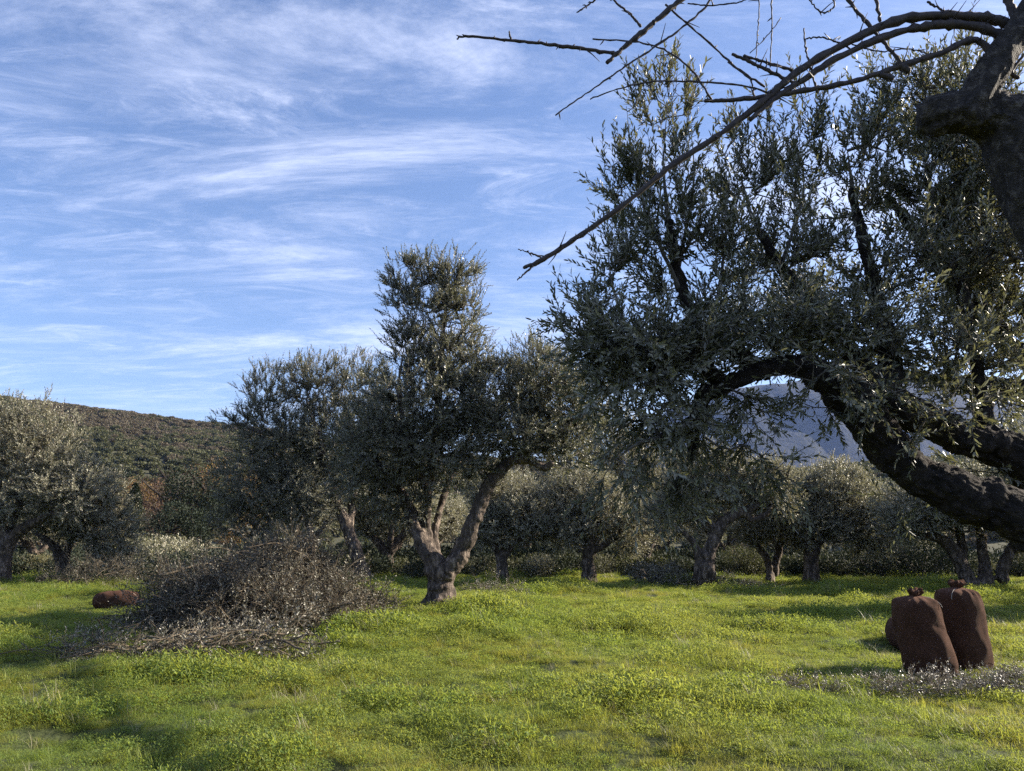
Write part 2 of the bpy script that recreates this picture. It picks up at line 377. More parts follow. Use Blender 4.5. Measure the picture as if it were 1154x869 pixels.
def remesh_trunk(name, acc, voxel, paths, _d, amp, freq, mat, seed=1, origin=None):
    nodes, dirs, FU, FW, FS = frames(paths)
    me = acc.mesh('tmp', None); o = bpy.data.objects.new('tmp', me); scene.collection.objects.link(o)
    md = o.modifiers.new('r', 'REMESH'); md.mode = 'VOXEL'; md.voxel_size = voxel
    dg = bpy.context.evaluated_depsgraph_get(); ev = o.evaluated_get(dg); m2 = bpy.data.meshes.new_from_object(ev)
    bpy.data.objects.remove(o); bpy.data.meshes.remove(me)
    nv = len(m2.vertices); V = np.zeros(nv * 3, np.float32); m2.vertices.foreach_get('co', V); V = V.reshape(-1, 3).astype(float)
    Nn = np.zeros(nv * 3, np.float32); m2.vertices.foreach_get('normal', Nn); Nn = Nn.reshape(-1, 3)
    Q = np.zeros((nv, 3))
    for a in range(0, nv, 4000):
        q = V[a:a + 4000]; k = np.argmin(((q[:, None, :] - nodes[None]) ** 2).sum(2), axis=1); off = q - nodes[k]
        Q[a:a + 4000] = np.stack([(off * FU[k]).sum(1), (off * FW[k]).sum(1), 0.16 * (FS[k] + (off * dirs[k]).sum(1))], 1)
    Q = Q + 0.03 * np.stack([vnoise(V * 5, 71), vnoise(V * 5, 72), vnoise(V * 5, 73) * .3], 1)
    h = 1 - 2 * np.abs(vnoise(Q * freq, seed)); h2 = 1 - 2 * np.abs(vnoise(Q * freq * 2.3, seed + 3)); h3 = vnoise(V * freq * 0.35, seed + 5)
    V = V + Nn * (amp * (0.75 * h + 0.35 * h2 + 0.45 * h3))[:, None]
    if origin is not None: V = V - origin
    m2.vertices.foreach_set('co', V.astype(np.float32).ravel()); m2.update()
    m2.polygons.foreach_set('use_smooth', np.ones(len(m2.polygons), bool))
    m2.name = name; m2.materials.clear(); m2.materials.append(mat); return m2

def olive(label, base, limbs_px, blobs, nt_, per, leafL, leafW, nleaf, shootL, depth, voxel=0.03, amp=0.02, freq=9, name='olive_tree', cat='tree', group=None,
          leafmat=None, simple=True, stems=True, up=0.5, droopy=0.0, bark=None, step=0.14, tip=0.004, twigseg=4, flare=True, world=False, outward=0.7, shape_seed=1, rscale=1.0, spread=0.6):
    """limbs_px: [( [(px,py,dd,r_m),...] )]; blobs: [(px,py,dd,rx,ry,rz(m),weight,upbias)]"""
    base = np.asarray(base, float); conv = (lambda a, b, c: np.array([a, b, c])) if world else (lambda a, b, c: unp(a, b, depth + c))
    limbs = []; acc = Acc(); thin = []
    for li, lm in enumerate(limbs_px):
        C = np.array([conv(*q[:3]) for q in lm]); rr = np.array([q[3] for q in lm]) * rscale
        if li == 0: C = np.vstack([base + [0, 0, -0.15], C]); rr = np.concatenate([[rr[0] * 1.25], rr])
        n = 8; PP = catmull(C, n); RR = catmull(np.stack([rr, rr, rr], 1), n)[:, 0]
        PP[1:-1] += rng.normal(size=PP[1:-1].shape) * (RR[1:-1, None] * 0.10)
        limbs.append((PP, RR)); kk = int((RR >= max(voxel * 1.15, .021)).sum()); kk = len(RR) if kk > len(RR) - 3 else kk
        if kk >= 3: V, F, cp = tube(PP[:kk], np.maximum(RR[:kk], 0.008), 14, 0.10, shape_seed + li); acc.add(V, F, cp)
        if kk < len(RR): a_ = max(kk - 2, 0); thin.append(tube(PP[a_:], np.maximum(RR[a_:] * np.linspace(1, .3, len(RR) - a_), 0.002), 8, 0.10, li))
    if flare:
        r0 = limbs_px[0][0][3] * rscale
        for k in range(6):
            a = k * 1.05 + rng.uniform(-.3, .3); e = base + np.array([math.cos(a), math.sin(a), 0]) * r0 * rng.uniform(1.2, 1.6)
            e[2] = gz(e[0], e[1]) - 0.05; s = base + np.array([math.cos(a) * r0 * .4, math.sin(a) * r0 * .4, r0 * 2.0])
            V, F, cp = tube(catmull([s, (s + e) / 2 + [0, 0, -r0 * .25], e], 5), np.linspace(r0 * .42, r0 * .22, 11), 8, .15, k); acc.add(V, F, cp)
    nodes = np.vstack([l[0] for l in limbs]); dirs = nrm(np.vstack([np.gradient(l[0], axis=0) for l in limbs]))
    T = []; UB = []; wsum = sum(b[6] * b[3] * b[4] for b in blobs)
    pxm = 1.0 if world else depth / FPX
    cen = []
    for b in blobs:
        k = max(int(nt_ * b[6] * b[3] * b[4] / wsum), 3); c = conv(*b[:3])
        q = rvec(k) * (rng.uniform(0, 1, (k, 1)) ** 0.42) * np.array([b[3] * pxm, b[5], b[4] * pxm])
        T.append(c + q); UB.append(np.full(k, b[7] if len(b) > 7 else up)); cen.append(np.repeat(c[None], k, 0))
    T = np.vstack(T); UB = np.concatenate(UB); cen = np.vstack(cen)
    keep = T[:, 2] > ground_z(T[:, 0], T[:, 1]) + 0.35; T, UB, cen = T[keep], UB[keep], cen[keep]
    A, pr, fl, ends, nl, _ = grow(limbs, T, step)
    r = radii(len(A), pr, nl, ends, tip); draw = fl == 0
    r = np.minimum(r, 0.06)
    root = thing(name, label, cat, tuple(base), group)
    tm = remesh_trunk('trunk', acc, voxel, [l[0] for l in limbs], None, amp, freq, bark or M_bark, shape_seed, base); link('trunk', tm, root)
    V, F = skin_nodes(A, pr, r, draw, twigseg); ac = Acc(); ac.add(V - base, F)
    for tv, tf, tc_ in thin: ac.add(tv - base, tf, tc_)
    # shoots at ends plus along the outer branch nodes
    E = A[ends]; Dn = nrm(A[ends] - A[pr[ends]])
    near = np.argmin(((E[:, None, :] - T[None]) ** 2).sum(2), axis=1) if len(E) * len(T) < 4e7 else np.arange(len(E)) % len(T)
    ub = UB[near]; ce = cen[near]
    B = np.repeat(E, per, 0); D0 = np.repeat(Dn, per, 0); ub = np.repeat(ub, per); ce = np.repeat(ce, per, 0)
    cur = np.repeat(ends, per); back = rng.integers(0, max(int(spread / step), 1) + 1, len(cur)) * (np.arange(len(cur)) % per > 0)
    for q_ in range(int(back.max()) + 1):
        mv = (back > q_) & (fl[cur] == 0) & (fl[np.maximum(pr[cur], 0)] == 0) & (pr[cur] >= 0); cur = np.where(mv, pr[cur], cur)
    B = A[cur] + rng.normal(size=(len(cur), 3)) * 0.01; D0 = nrm(A[cur] - A[np.maximum(pr[cur], 0)] + 1e-6)
    out = nrm(B - ce)
    Dd = D0 * 0.5 + out * outward + rvec(len(B)) * 0.65 + np.array([0, 0, 1.0]) * ub[:, None]
    V, F, sV, sF = shoots(B - base, Dd, shootL * rng.uniform(.55, 1.3, len(B)), nleaf, leafL, leafW, simple, stems, 0.0022 if not simple else 0.0035, curl=-droopy)
    if len(sV): ac.add(sV, sF)
    link('branches', ac.mesh('branches', M_twig), root)
    link('crown', mesh_np('crown', V, [F], leafmat or M_leaf), root)
    return root

# ------------------------------------------------------------------ ground sheet
def polar_sheet(name, rs, mat, nang=420):
    fwd = np.linspace(-R(62), R(62), int(nang * .72)); rest = np.linspace(R(62), 2 * np.pi - R(62), int(nang * .28) + 2)[1:-1]
    az = np.concatenate([fwd, rest]); n = len(az); Rr, AZ = np.meshgrid(rs, az, indexing='ij')
    X = Rr * np.sin(AZ); Y = Rr * np.cos(AZ); Z = ground_z(X.ravel(), Y.ravel())
    V = np.stack([X.ravel(), Y.ravel(), Z], 1); i = np.arange(len(rs) - 1)[:, None] * n; j = np.arange(n)[None]; k = (j + 1) % n
    F = np.stack([i + j, i + n + j, i + n + k, i + k], -1).reshape(-1, 4)
    F = F[:, ::-1]
    me = mesh_np(name, V, [F], mat, True); return tag(link(name, me), kind='structure')
r_near = np.concatenate([[0.01, 1, 2, 3], np.geomspace(3.6, 130, 300)])
polar_sheet('ground', r_near, M_soil, 640)
M_hill = rough_mat('hill_ground', (0.035, 0.038, 0.018), (0.085, 0.080, 0.045), 0.06, 0.5, 1.0, 0.95, detail=10)
polar_sheet('hillside', np.concatenate([[130], np.geomspace(133, 9000, 190)]), M_hill, 420)

# mountain far behind the right side of the grove
def mountain():
    nx, ny = 300, 110
    xs = np.linspace(-3800, 6500, nx); ys = np.linspace(2600, 6400, ny); X, Y = np.meshgrid(xs, ys)
    x, y = X.ravel(), Y.ravel(); p = PW / 2 + x / 4300 * FPX
    prof = np.interp(p, [-200, 150, 350, 520, 640, 700, 760, 830, 930, 1040, 1154, 1350, 1700, 1900], [0, .02, .03, .05, .09, .12, .165, .192, .206, .200, .186, .16, .10, 0])
    ramp = np.exp(-((y - 4300) / 900) ** 2) * 0.55 + 0.45 * np.exp(-((y - 4300) / 420) ** 2)
    z = prof * 4300 * ramp
    z *= 1 + 0.16 * n2(x, y, 0.0016, 3) * (1 - np.exp(-((y - 4300) / 300) ** 2))
    z += (28 * (1 - 2 * np.abs(n2(x + 0.35 * y, y * .6, 0.0050, 4))) + 22 * n2(x, y, 0.011, 7)) * np.clip(prof * 8, 0, 1) * (1 - 0.6 * np.exp(-((y - 4300) / 200) ** 2))
    z -= 30
    V = np.stack([x, y, z], 1); i = np.arange(ny - 1)[:, None] * nx; j = np.arange(nx - 1)[None]
    F = np.stack([i + j, i + j + 1, i + nx + j + 1, i + nx + j], -1).reshape(-1, 4)
    m = rough_mat('mountain_scrub', (0.010, 0.013, 0.009), (0.055, 0.050, 0.040), 0.035, 1.0, 14.0, 0.95, detail=9, c3=(0.03, 0.033, 0.022))
    return tag(link('mountain', mesh_np('mountain', V, [F], m, True)), kind='structure')
mountain()

# ------------------------------------------------------------------ air
def haze():
    V = np.array([(x, y, z) for x in (-7000, 9500) for y in (-9200, 9200) for z in (-60, 1050)], float)
    F = np.array([[0, 1, 3, 2], [4, 6, 7, 5], [0, 4, 5, 1], [2, 3, 7, 6], [0, 2, 6, 4], [1, 5, 7, 3]])
    m, n, l = new_mat('haze'); v = n.new('ShaderNodeVolumePrincipled'); v.inputs['Density'].default_value = 0.00004
    v.inputs['Color'].default_value = (0.36, 0.52, 1.0, 1); v.inputs['Anisotropy'].default_value = 0.0
    o = n.new('ShaderNodeOutputMaterial'); l.new(v.outputs[0], o.inputs['Volume'])
    return tag(link('haze', mesh_np('haze', V, [F], m)), 'thin blue air between the grove and the mountain', 'haze', kind='stuff')
haze()

# ------------------------------------------------------------------ scatter through geometry nodes
def scatter(name, protos, P, rot, scl, idx, label, cat):
    col = bpy.data.collections.new(name + '_sources')
    for k, me in enumerate(protos): col.objects.link(bpy.data.objects.new('%s_source_%02d' % (name, k), me))
    me = bpy.data.meshes.new(name); me.vertices.add(len(P)); me.vertices.foreach_set('co', np.asarray(P, np.float32).ravel())
    for nm, ty, dat in (('scl', 'FLOAT', scl), ('rot', 'FLOAT', rot), ('pick', 'INT', idx)):
        a = me.attributes.new(nm, ty, 'POINT'); a.data.foreach_set('value', np.asarray(dat, np.float32 if ty == 'FLOAT' else np.int32))
    for p in protos[:1]: me.materials.append(p.materials[0])
    me.update()
    ng = bpy.data.node_groups.new(name, 'GeometryNodeTree')
    ng.interface.new_socket('Geometry', in_out='INPUT', socket_type='NodeSocketGeometry'); ng.interface.new_socket('Geometry', in_out='OUTPUT', socket_type='NodeSocketGeometry')
    n = ng.nodes; l = ng.links; gi = n.new('NodeGroupInput'); go = n.new('NodeGroupOutput')
    ci = n.new('GeometryNodeCollectionInfo'); ci.inputs['Collection'].default_value = col; ci.inputs['Separate Children'].default_value = True; ci.inputs['Reset Children'].default_value = True
    ip = n.new('GeometryNodeInstanceOnPoints'); ip.inputs['Pick Instance'].default_value = True
    def attr(nm, ty):
        a = n.new('GeometryNodeInputNamedAttribute'); a.data_type = ty; a.inputs[0].default_value = nm; return a.outputs[0]
    cx = n.new('ShaderNodeCombineXYZ'); l.new(attr('rot', 'FLOAT'), cx.inputs[2])
    l.new(gi.outputs[0], ip.inputs['Points']); l.new(ci.outputs[0], ip.inputs['Instance']); l.new(attr('pick', 'INT'), ip.inputs['Instance Index'])
    l.new(cx.outputs[0], ip.inputs['Rotation']); l.new(attr('scl', 'FLOAT'), ip.inputs['Scale']); l.new(ip.outputs[0], go.inputs[0])
    o = link(name, me); md = o.modifiers.new('scatter', 'NODES'); md.node_group = ng
    return tag(o, label, cat, kind='stuff')
def blades(n, rad, h0, h1, wdt, lean=0.35, mat=None, nm='blades'):
    a = rng.uniform(0, 2 * np.pi, n); rr = rad * np.sqrt(rng.uniform(0, 1, n)); b = np.stack([rr * np.cos(a), rr * np.sin(a), np.full(n, -0.01)], 1)
    h = rng.uniform(h0, h1, n); dr = rvec(n); dr[:, 2] = 0; dr = nrm(dr); s = np.stack([-dr[:, 1], dr[:, 0], 0 * a], 1)
    ln = rng.uniform(0.1, 1, n) * lean * 2
    V = []
    for t, ww in ((0, .8), (.4, 1), (.75, .7), (1, 0)):
        c = b + dr * (h * ln * t * t)[:, None] + np.array([0, 0, 1.0]) * (h * t * (1 - 0.25 * ln * t))[:, None]
        if ww: V += [c - s * wdt * ww / 2, c + s * wdt * ww / 2]
        else: V.append(c)
    V = np.stack(V, 1).reshape(-1, 3); o = np.arange(n)[:, None] * 7
    return mesh_np(nm, V, [np.vstack([o + [[0, 1, 3, 2]], o + [[2, 3, 5, 4]]]), o + np.array([[4, 5, 6]])], mat)
def weed(n, rad, h, sz, mat, nm='weed'):
    a = rng.uniform(0, 2 * np.pi, n); rr = rad * np.sqrt(rng.uniform(0, 1, n)); zc = h * (1 - (rr / rad) ** 2 * .6) * rng.uniform(.35, 1.05, n)
    b = np.stack([rr * np.cos(a), rr * np.sin(a), zc], 1); ax = rvec(n); ax[:, 2] = np.abs(ax[:, 2]) * .4; nr = rvec(n) * .5 + [0, 0, 1]
    ax[:, 2] += rng.uniform(0, .9, n); V, F = leaves(b, ax, nr, sz * rng.uniform(.6, 1.7, n), sz * .42 * rng.uniform(.7, 1.2, n), .2, False, .25)
    return mesh_np(nm, V, [F], mat)
gp = [blades(230, .17, .04, .12, .0032, .9, M_grass) for _ in range(4)] + [blades(140, .15, .07, .17, .0038, 1.0, M_grass) for _ in range(3)] \
   + [weed(150, .19, .10, .023, M_weed) for _ in range(3)] + [weed(150, .24, .19, .030, M_weed) for _ in range(2)] \
   + [blades(45, .12, .14, .30, .0055, .7, M_grass)] + [blades(22, .12, .12, .30, .004, .5, M_straw)]
def meadow():
    n = 260000
    y = rng.uniform(2.5, 34, n); half = 4.5 + y * .95; x = rng.uniform(-1, 1, n) * half
    dens = np.interp(y, [2.5, 9, 16, 27, 34], [1, 1, .62, .42, .25]); keep = rng.uniform(0, 1, n) < dens * half / 37
    x, y = x[keep], y[keep]; bare = n2(x, y, .8, 61) + .5 * n2(x, y, 2.4, 62); keep = (bare < .8) | (rng.uniform(0, 1, len(x)) < .5); x, y = x[keep], y[keep]
    lush = .75 * sstep(-.5, .6, n2(x, y, .55, 21) + .5 * np.exp(-((x - .3) ** 2 / 9 + (y - 11.5) ** 2 / 9)) - .12)
    u = rng.uniform(0, 1, len(x)); idx = np.where(u < .42, rng.integers(0, 4, len(x)), np.where(u < .55, rng.integers(4, 7, len(x)), rng.integers(7, 10, len(x))))
    v = rng.uniform(0, 1, len(x)); idx = np.where((v < lush * .55), rng.integers(10, 12, len(x)), idx)
    idx = np.where((v > .55) & (v < .55 + .3 * lush), rng.integers(4, 7, len(x)), idx)
    idx = np.where(v > .985, 12, np.where((v > .955) & (v <= .985), 13, idx))
    s = (.6 + .45 * lush) * (.78 + .75 * sstep(-.1, .6, n2(x, y, 1.7, 77))) * rng.uniform(.75, 1.25, len(x)) * np.interp(y, [2.5, 12, 30], [.9, 1.05, 1.35])
    P = np.stack([x, y, ground_z(x, y)], 1)
    print('grass points', len(x))
    scatter('grass', gp, P, rng.uniform(0, 6.28, len(x)), s, idx, 'sunlit green grass and low weeds covering the meadow', 'grass')
meadow()

# bush shapes shared by the far woods and the undergrowth
def bushmesh(n, leaf, mat, rad=(1, 1, .8), lobes=5, hollow=.45, nm='bush', aspect=.55):
    c = rvec(lobes) * np.array(rad) * .45; c[:, 2] = np.abs(c[:, 2]) + rad[2] * .35; k = rng.integers(0, lobes, n)
    q = rvec(n); rr = rng.uniform(hollow, 1, (n, 1)) ** .6 * rng.uniform(.85, 1.1, (n, 1))
    P = c[k] + q * rr * np.array(rad) * .58; P[:, 2] = np.maximum(P[:, 2], 0.02)
    ax = nrm(q + rvec(n) * .9 + [0, 0, .35]); V, F = leaves(P, ax, nrm(q + rvec(n) * .7), leaf * rng.uniform(.6, 1.4, n), leaf * aspect * rng.uniform(.6, 1.3, n), simple=True)
    return mesh_np(nm, V, [F], mat)
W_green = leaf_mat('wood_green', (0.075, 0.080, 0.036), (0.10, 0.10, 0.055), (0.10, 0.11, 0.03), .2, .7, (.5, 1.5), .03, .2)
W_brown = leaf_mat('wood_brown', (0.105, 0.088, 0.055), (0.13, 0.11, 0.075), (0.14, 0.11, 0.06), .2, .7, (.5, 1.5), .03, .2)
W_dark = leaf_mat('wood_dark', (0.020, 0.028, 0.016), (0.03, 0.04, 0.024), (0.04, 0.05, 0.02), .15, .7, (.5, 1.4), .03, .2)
W_ochre = leaf_mat('wood_ochre', (0.20, 0.125, 0.045), (0.22, 0.15, 0.06), (0.24, 0.14, 0.05), .25, .7, (.5, 1.4), .03, .2)
def woods():
    pr = [bushmesh(900, .30, W_green) for _ in range(3)] + [bushmesh(900, .30, W_brown) for _ in range(3)] + [bushmesh(900, .26, W_dark, (.8, .8, 1.0)) for _ in range(1)]
    n = 26000; az = rng.uniform(-R(44), R(50), n); r = 115 + (760 - 115) * np.sqrt(rng.uniform(0, 1, n))
    x, y = r * np.sin(az), r * np.cos(az); z = ground_z(x, y)
    zone = n2(x, y, .009, 31) + .35 * n2(x, y, .04, 32)
    idx = np.where(zone > -.02, rng.integers(3, 6, n), rng.integers(0, 3, n)); m = rng.uniform(0, 1, n)
    idx = np.where(m < .22, rng.integers(0, 6, n), idx); idx = np.where(m > .975, 6, idx)
    s = rng.uniform(1.3, 3.0, n) * np.where(idx == 6, 1.1, 1) * np.interp(r, [115, 760], [.85, 1.3])
    scatter('hillside_woods', pr, np.stack([x, y, z - .2], 1), rng.uniform(0, 6.28, n), s, idx, 'scrubby brown and green woodland covering the far slope', 'woodland')
woods()
def undergrowth():
    pr = [bushmesh(1500, .085, M_shrub, (1, 1, .7)) for _ in range(3)] + [bushmesh(1300, .09, W_green, (1, 1, .7)) for _ in range(2)] + [bushmesh(1100, .10, W_dark, (1, 1, .8)) for _ in range(2)]
    n = 3200; y = 27.5 + 70 * rng.uniform(0, 1, n) ** 1.4; x = rng.uniform(-1, 1, n) * (6 + y * .95)
    keep = (rng.uniform(0, 1, n) < .9); x, y = x[keep], y[keep]
    idx = np.where(rng.uniform(0, 1, len(x)) < .45, rng.integers(5, 7, len(x)), rng.integers(0, 5, len(x))); s = rng.uniform(.6, 1.35, len(x)) * np.interp(y, [27, 32, 95], [.7, 1.0, 1.8])
    scatter('undergrowth', pr, np.stack([x, y, ground_z(x, y) - .1], 1), rng.uniform(0, 6.28, len(x)), s, idx, 'dark tangled undergrowth below the trees of the grove', 'undergrowth')
undergrowth()

# ------------------------------------------------------------------ the olive in the middle of the meadow
DM = 15.8
bm = gpt(494, 687); DM = bm[1]
olive('gnarled olive tree with a forked pale trunk in the middle of the meadow', bm,
      [[(497, 676, 0, .40), (497, 660, 0, .33), (494, 645, 0, .33), (484, 625, 0, .25), (470, 600, .1, .20), (462, 575, .2, .17), (448, 548, .3, .13), (420, 520, .4, .10), (395, 500, .5, .07)],
       [(498, 655, 0, .28), (508, 640, -.1, .26), (521, 620, -.1, .23), (529, 600, -.2, .20), (540, 572, -.2, .19), (552, 545, -.2, .17), (570, 524, -.1, .15), (600, 505, 0, .12), (635, 488, .1, .10), (662, 462, .2, .06)],
       [(492, 642, .1, .20), (484, 615, .2, .15), (480, 585, .2, .13), (484, 545, .2, .11), (490, 490, .1, .10), (496, 430, 0, .08), (500, 370, 0, .055), (506, 320, 0, .03)],
       [(494, 635, .3, .15), (490, 612, .5, .12), (493, 585, .7, .10), (505, 545, 1.0, .08), (530, 490, 1.2, .06), (545, 440, 1.2, .04)],
       [(575, 520, -.1, .11), (598, 519, -.3, .10), (614, 527, -.4, .09), (622, 522, -.5, .06)],
       [(484, 560, .2, .09), (460, 500, -.2, .07), (450, 440, -.4, .05), (455, 390, -.4, .03)]],
      [(485, 345, 0, 42, 42, .75, .75, 1.1), (452, 340, 0, 26, 32, .4, .5, 1.1), (515, 312, 0, 30, 30, .5, .9, 1.0), (455, 312, 0, 26, 26, .5, .7, 1.0), (530, 350, 0, 18, 45, .4, .6, 1.2), (480, 300, 0, 22, 22, .4, .5, 1.3), (468, 395, 0, 40, 30, .7, .7, 1.0),
       (510, 400, 0, 45, 38, .9, 1.0, .9), (475, 455, 0, 75, 50, 1.5, 1.3, .5), (430, 500, 0, 60, 45, 1.3, 1.3, .4), (500, 510, 0, 70, 40, 1.4, 1.2, .3), (415, 540, 0, 42, 28, 1.0, .8, .1),
       (455, 560, .3, 40, 30, .9, .9, .1), (560, 450, 0, 55, 42, 1.2, 1.1, .7), (610, 430, 0, 50, 40, 1.1, 1.5, .8), (580, 485, 0, 60, 34, 1.2, 1.6, .3), (648, 465, 0, 45, 45, 1.0, 1.2, .4), (640, 505, 0, 36, 26, 1.0, .7, .1), (545, 415, 0, 32, 26, .8, .7, .9), (600, 400, 0, 25, 25, .5, .5, 1.0)],
      3300, 5, .060, .018, 17, .29, DM, voxel=.024, amp=.016, freq=12, bark=M_bark, rscale=.72, flare=False)

# ------------------------------------------------------------------ the olive close by on the right
DF = 4.9
LW = [(1500, 900, -.2, .26), (1330, 745, -.1, .25), (1230, 635, 0, .20), (1154, 583, 0, .168), (1090, 559, 0, .148), (1040, 538, 0, .128), (1000, 502, 0, .132), (965, 458, 0, .128), (935, 430, 0, .11), (900, 412, .1, .075), (862, 418, .1, .062), (820, 434, .1, .052), (795, 448, .1, .05), (785, 480, .1, .035), (778, 520, .1, .02)]
bfx = unp(1500, 900, DF - .2); bF = np.array([bfx[0] + .25, DF - .2, gz(bfx[0] + .25, DF - .2)])
LW[0] = (1500, 860, -.2, .30)
olive('old olive tree leaning in from the right with thick arching limbs', bF,
      [LW,
       [(1300, 720, .2, .22), (1215, 590, .35, .19), (1154, 522, .35, .150), (1100, 497, .3, .120), (1045, 474, .25, .112), (1000, 455, .15, .12), (960, 440, .05, .10)],
       [(1000, 450, .2, .11), (960, 400, .4, .06), (915, 350, .5, .045), (880, 300, .6, .032), (850, 250, .6, .022), (835, 200, .6, .02)],
       [(1112, 495, .3, .07), (1106, 440, .35, .05), (1100, 400, .4, .04), (1085, 330, .5, .03), (1060, 250, .6, .02), (1040, 180, .6, .02)],
       [(862, 418, .1, .05), (800, 380, .2, .045), (770, 330, .3, .035), (755, 260, .3, .025), (748, 180, .3, .012), (756, 85, .3, .004)], [(770, 335, .3, .02), (728, 240, .2, .014), (712, 170, .2, .008), (706, 120, .2, .004)], [(765, 300, .35, .018), (782, 200, .5, .012), (776, 130, .5, .006)], [(715, 395, 0, .02), (690, 320, .1, .012), (684, 260, .1, .006)], [(880, 300, .6, .02), (905, 220, .7, .012), (900, 150, .7, .006)], [(800, 380, .2, .02), (815, 290, .4, .014), (812, 210, .5, .008), (820, 165, .5, .005)],
       [(820, 434, .1, .05), (770, 400, 0, .045), (720, 400, 0, .035), (670, 385, 0, .02), (640, 370, 0, .012)],
       [(1240, 640, .4, .12), (1190, 450, .7, .09), (1120, 370, .9, .07), (1060, 300, 1.0, .04), (1000, 220, 1.1, .02)],
       [(1000, 448, .2, .10), (1000, 390, .5, .06), (985, 320, .7, .045), (965, 240, .8, .03), (955, 170, .8, .015)],
       [(1150, 440, .7, .09), (1060, 430, 1.8, .055), (960, 410, 3.6, .045), (880, 380, 6.0, .04), (800, 380, 8.0, .03)],  # deep limb added behind the near crown, carrying foliage that shades the left meadow
       [(960, 410, 3.6, .04), (930, 340, 5.0, .035), (880, 300, 6.4, .03)],  # side arm of the added deep limb
       [(785, 470, .1, .035), (760, 490, .0, .028), (720, 500, -.1, .018), (690, 520, -.1, .01)]],
      [(745, 130, .3, 42, 62, .30, .50, 2.0), (755, 215, .3, 65, 60, .45, .60, 1.6), (700, 215, .3, 20, 55, .2, .7, 1.6), (770, 290, .3, 85, 60, .6, .75, 1.0), (690, 310, .1, 30, 45, .4, .7, .8), (655, 360, 0, 40, 32, .4, .9, .5),
       (690, 400, 0, 55, 35, .5, 1.3, .3), (750, 400, .1, 90, 50, .7, 1.6, .3), (700, 455, 0, 55, 40, .5, 1.1, -.2), (760, 480, 0, 60, 50, .5, .6, -.5), (730, 540, 0, 60, 38, .5, .4, -.8), (810, 540, 0, 30, 40, .4, .3, -.8),
       (860, 200, .6, 80, 66, .5, .6, 1.5), (870, 290, .5, 90, 60, .7, .65, .9), (860, 370, .3, 90, 45, .7, 1.5, .3), (955, 195, .8, 75, 75, .6, .75, 1.3), (965, 300, .7, 80, 60, .8, .7, .8), (960, 380, .4, 80, 40, .7, 1.6, .4),
       (1050, 210, .7, 70, 80, .7, .9, 1.2), (1060, 310, .7, 80, 60, .8, .8, .7), (1060, 400, .4, 75, 45, .7, 1.2, .5), (1125, 290, .8, 60, 100, .7, 1.7, .6), (1140, 430, .4, 30, 40, .4, .4, .3), (1010, 110, .7, 60, 50, .5, .4, 1.4), (1090, 90, .5, 60, 50, .5, .35, .8),
       (850, 470, .0, 22, 45, .25, .8, -.6), (880, 530, -.1, 22, 40, .2, .7, -.6), (905, 450, 0, 18, 20, .2, .3, -.4), (1020, 560, .4, 25, 18, .2, .3, 0), (760, 400, 8.0, 90, 44, 1.6, 1.7, .3), (830, 365, 7.4, 90, 45, 1.7, 1.6, .4), (900, 340, 8.0, 80, 55, 1.5, .8, .5), (690, 430, 8.4, 50, 36, 1.3, 1.0, .3), (850, 300, 7.6, 70, 45, 1.3, .7, .6),  # far-depth blobs at the end are added to shade the left meadow
       (900, 120, .6, 40, 30, .3, .3, 1.5), (1130, 190, .8, 60, 90, .8, 2.2, .7), (1150, 330, .8, 50, 100, .8, 1.2, .5), (1145, 470, .9, 36, 30, .5, .4, .4), (1000, 440, -.30, 80, 22, .12, .45, .1), (1090, 455, -.2, 60, 26, .12, .45, .2), (1115, 535, .5, 45, 16, .3, .6, 0), (930, 420, -.25, 50, 22, .12, .5, -.3), (1075, 130, .9, 60, 60, .6, 1.5, .9)],
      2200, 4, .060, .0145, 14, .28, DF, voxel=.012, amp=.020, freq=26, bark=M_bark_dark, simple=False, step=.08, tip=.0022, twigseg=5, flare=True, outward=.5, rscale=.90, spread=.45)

# ------------------------------------------------------------------ second olive behind the brush pile
b2 = gpt(408, 652); D2 = b2[1]
olive('wide olive tree behind the big brush pile, its leaning trunk sunlit on one side', b2,
      [[(406, 642, 0, .30), (400, 620, 0, .26), (390, 592, 0, .23), (378, 560, 0, .20), (372, 535, 0, .17), (350, 505, 0, .14), (322, 492, 0, .11), (298, 488, 0, .09), (270, 478, 0, .05)],
       [(392, 595, 0, .2), (398, 560, .5, .16), (395, 510, .8, .11), (388, 450, .8, .07)],
       [(372, 535, 0, .12), (362, 500, -.6, .1), (345, 450, -.6, .05)], [(348, 640, .2, .14), (352, 612, .2, .13), (342, 580, .2, .10), (320, 540, .2, .07)]],
      [(300, 440, 0, 36, 38, 1.0, .7, 1.1), (352, 430, 0, 42, 36, 1.2, .8, 1.1), (405, 430, 0, 42, 36, 1.2, .8, 1.0), (262, 474, 0, 26, 12, .5, .6, .6), (320, 490, 0, 60, 40, 1.4, 1.1, .5), (385, 490, 0, 55, 45, 1.5, 1.3, .4),
       (290, 545, 0, 50, 40, 1.3, 1.1, .2), (345, 548, 0, 55, 40, 1.4, 1.2, .1), (420, 535, .5, 40, 32, 1.2, .9, .1), (440, 470, .5, 30, 40, 1, 1, .5), (270, 590, 0, 36, 30, 1, .7, 0)],
      3400, 5, .075, .021, 15, .32, D2, voxel=.035, amp=.02, freq=8, leafmat=M_leaf, rscale=.78)

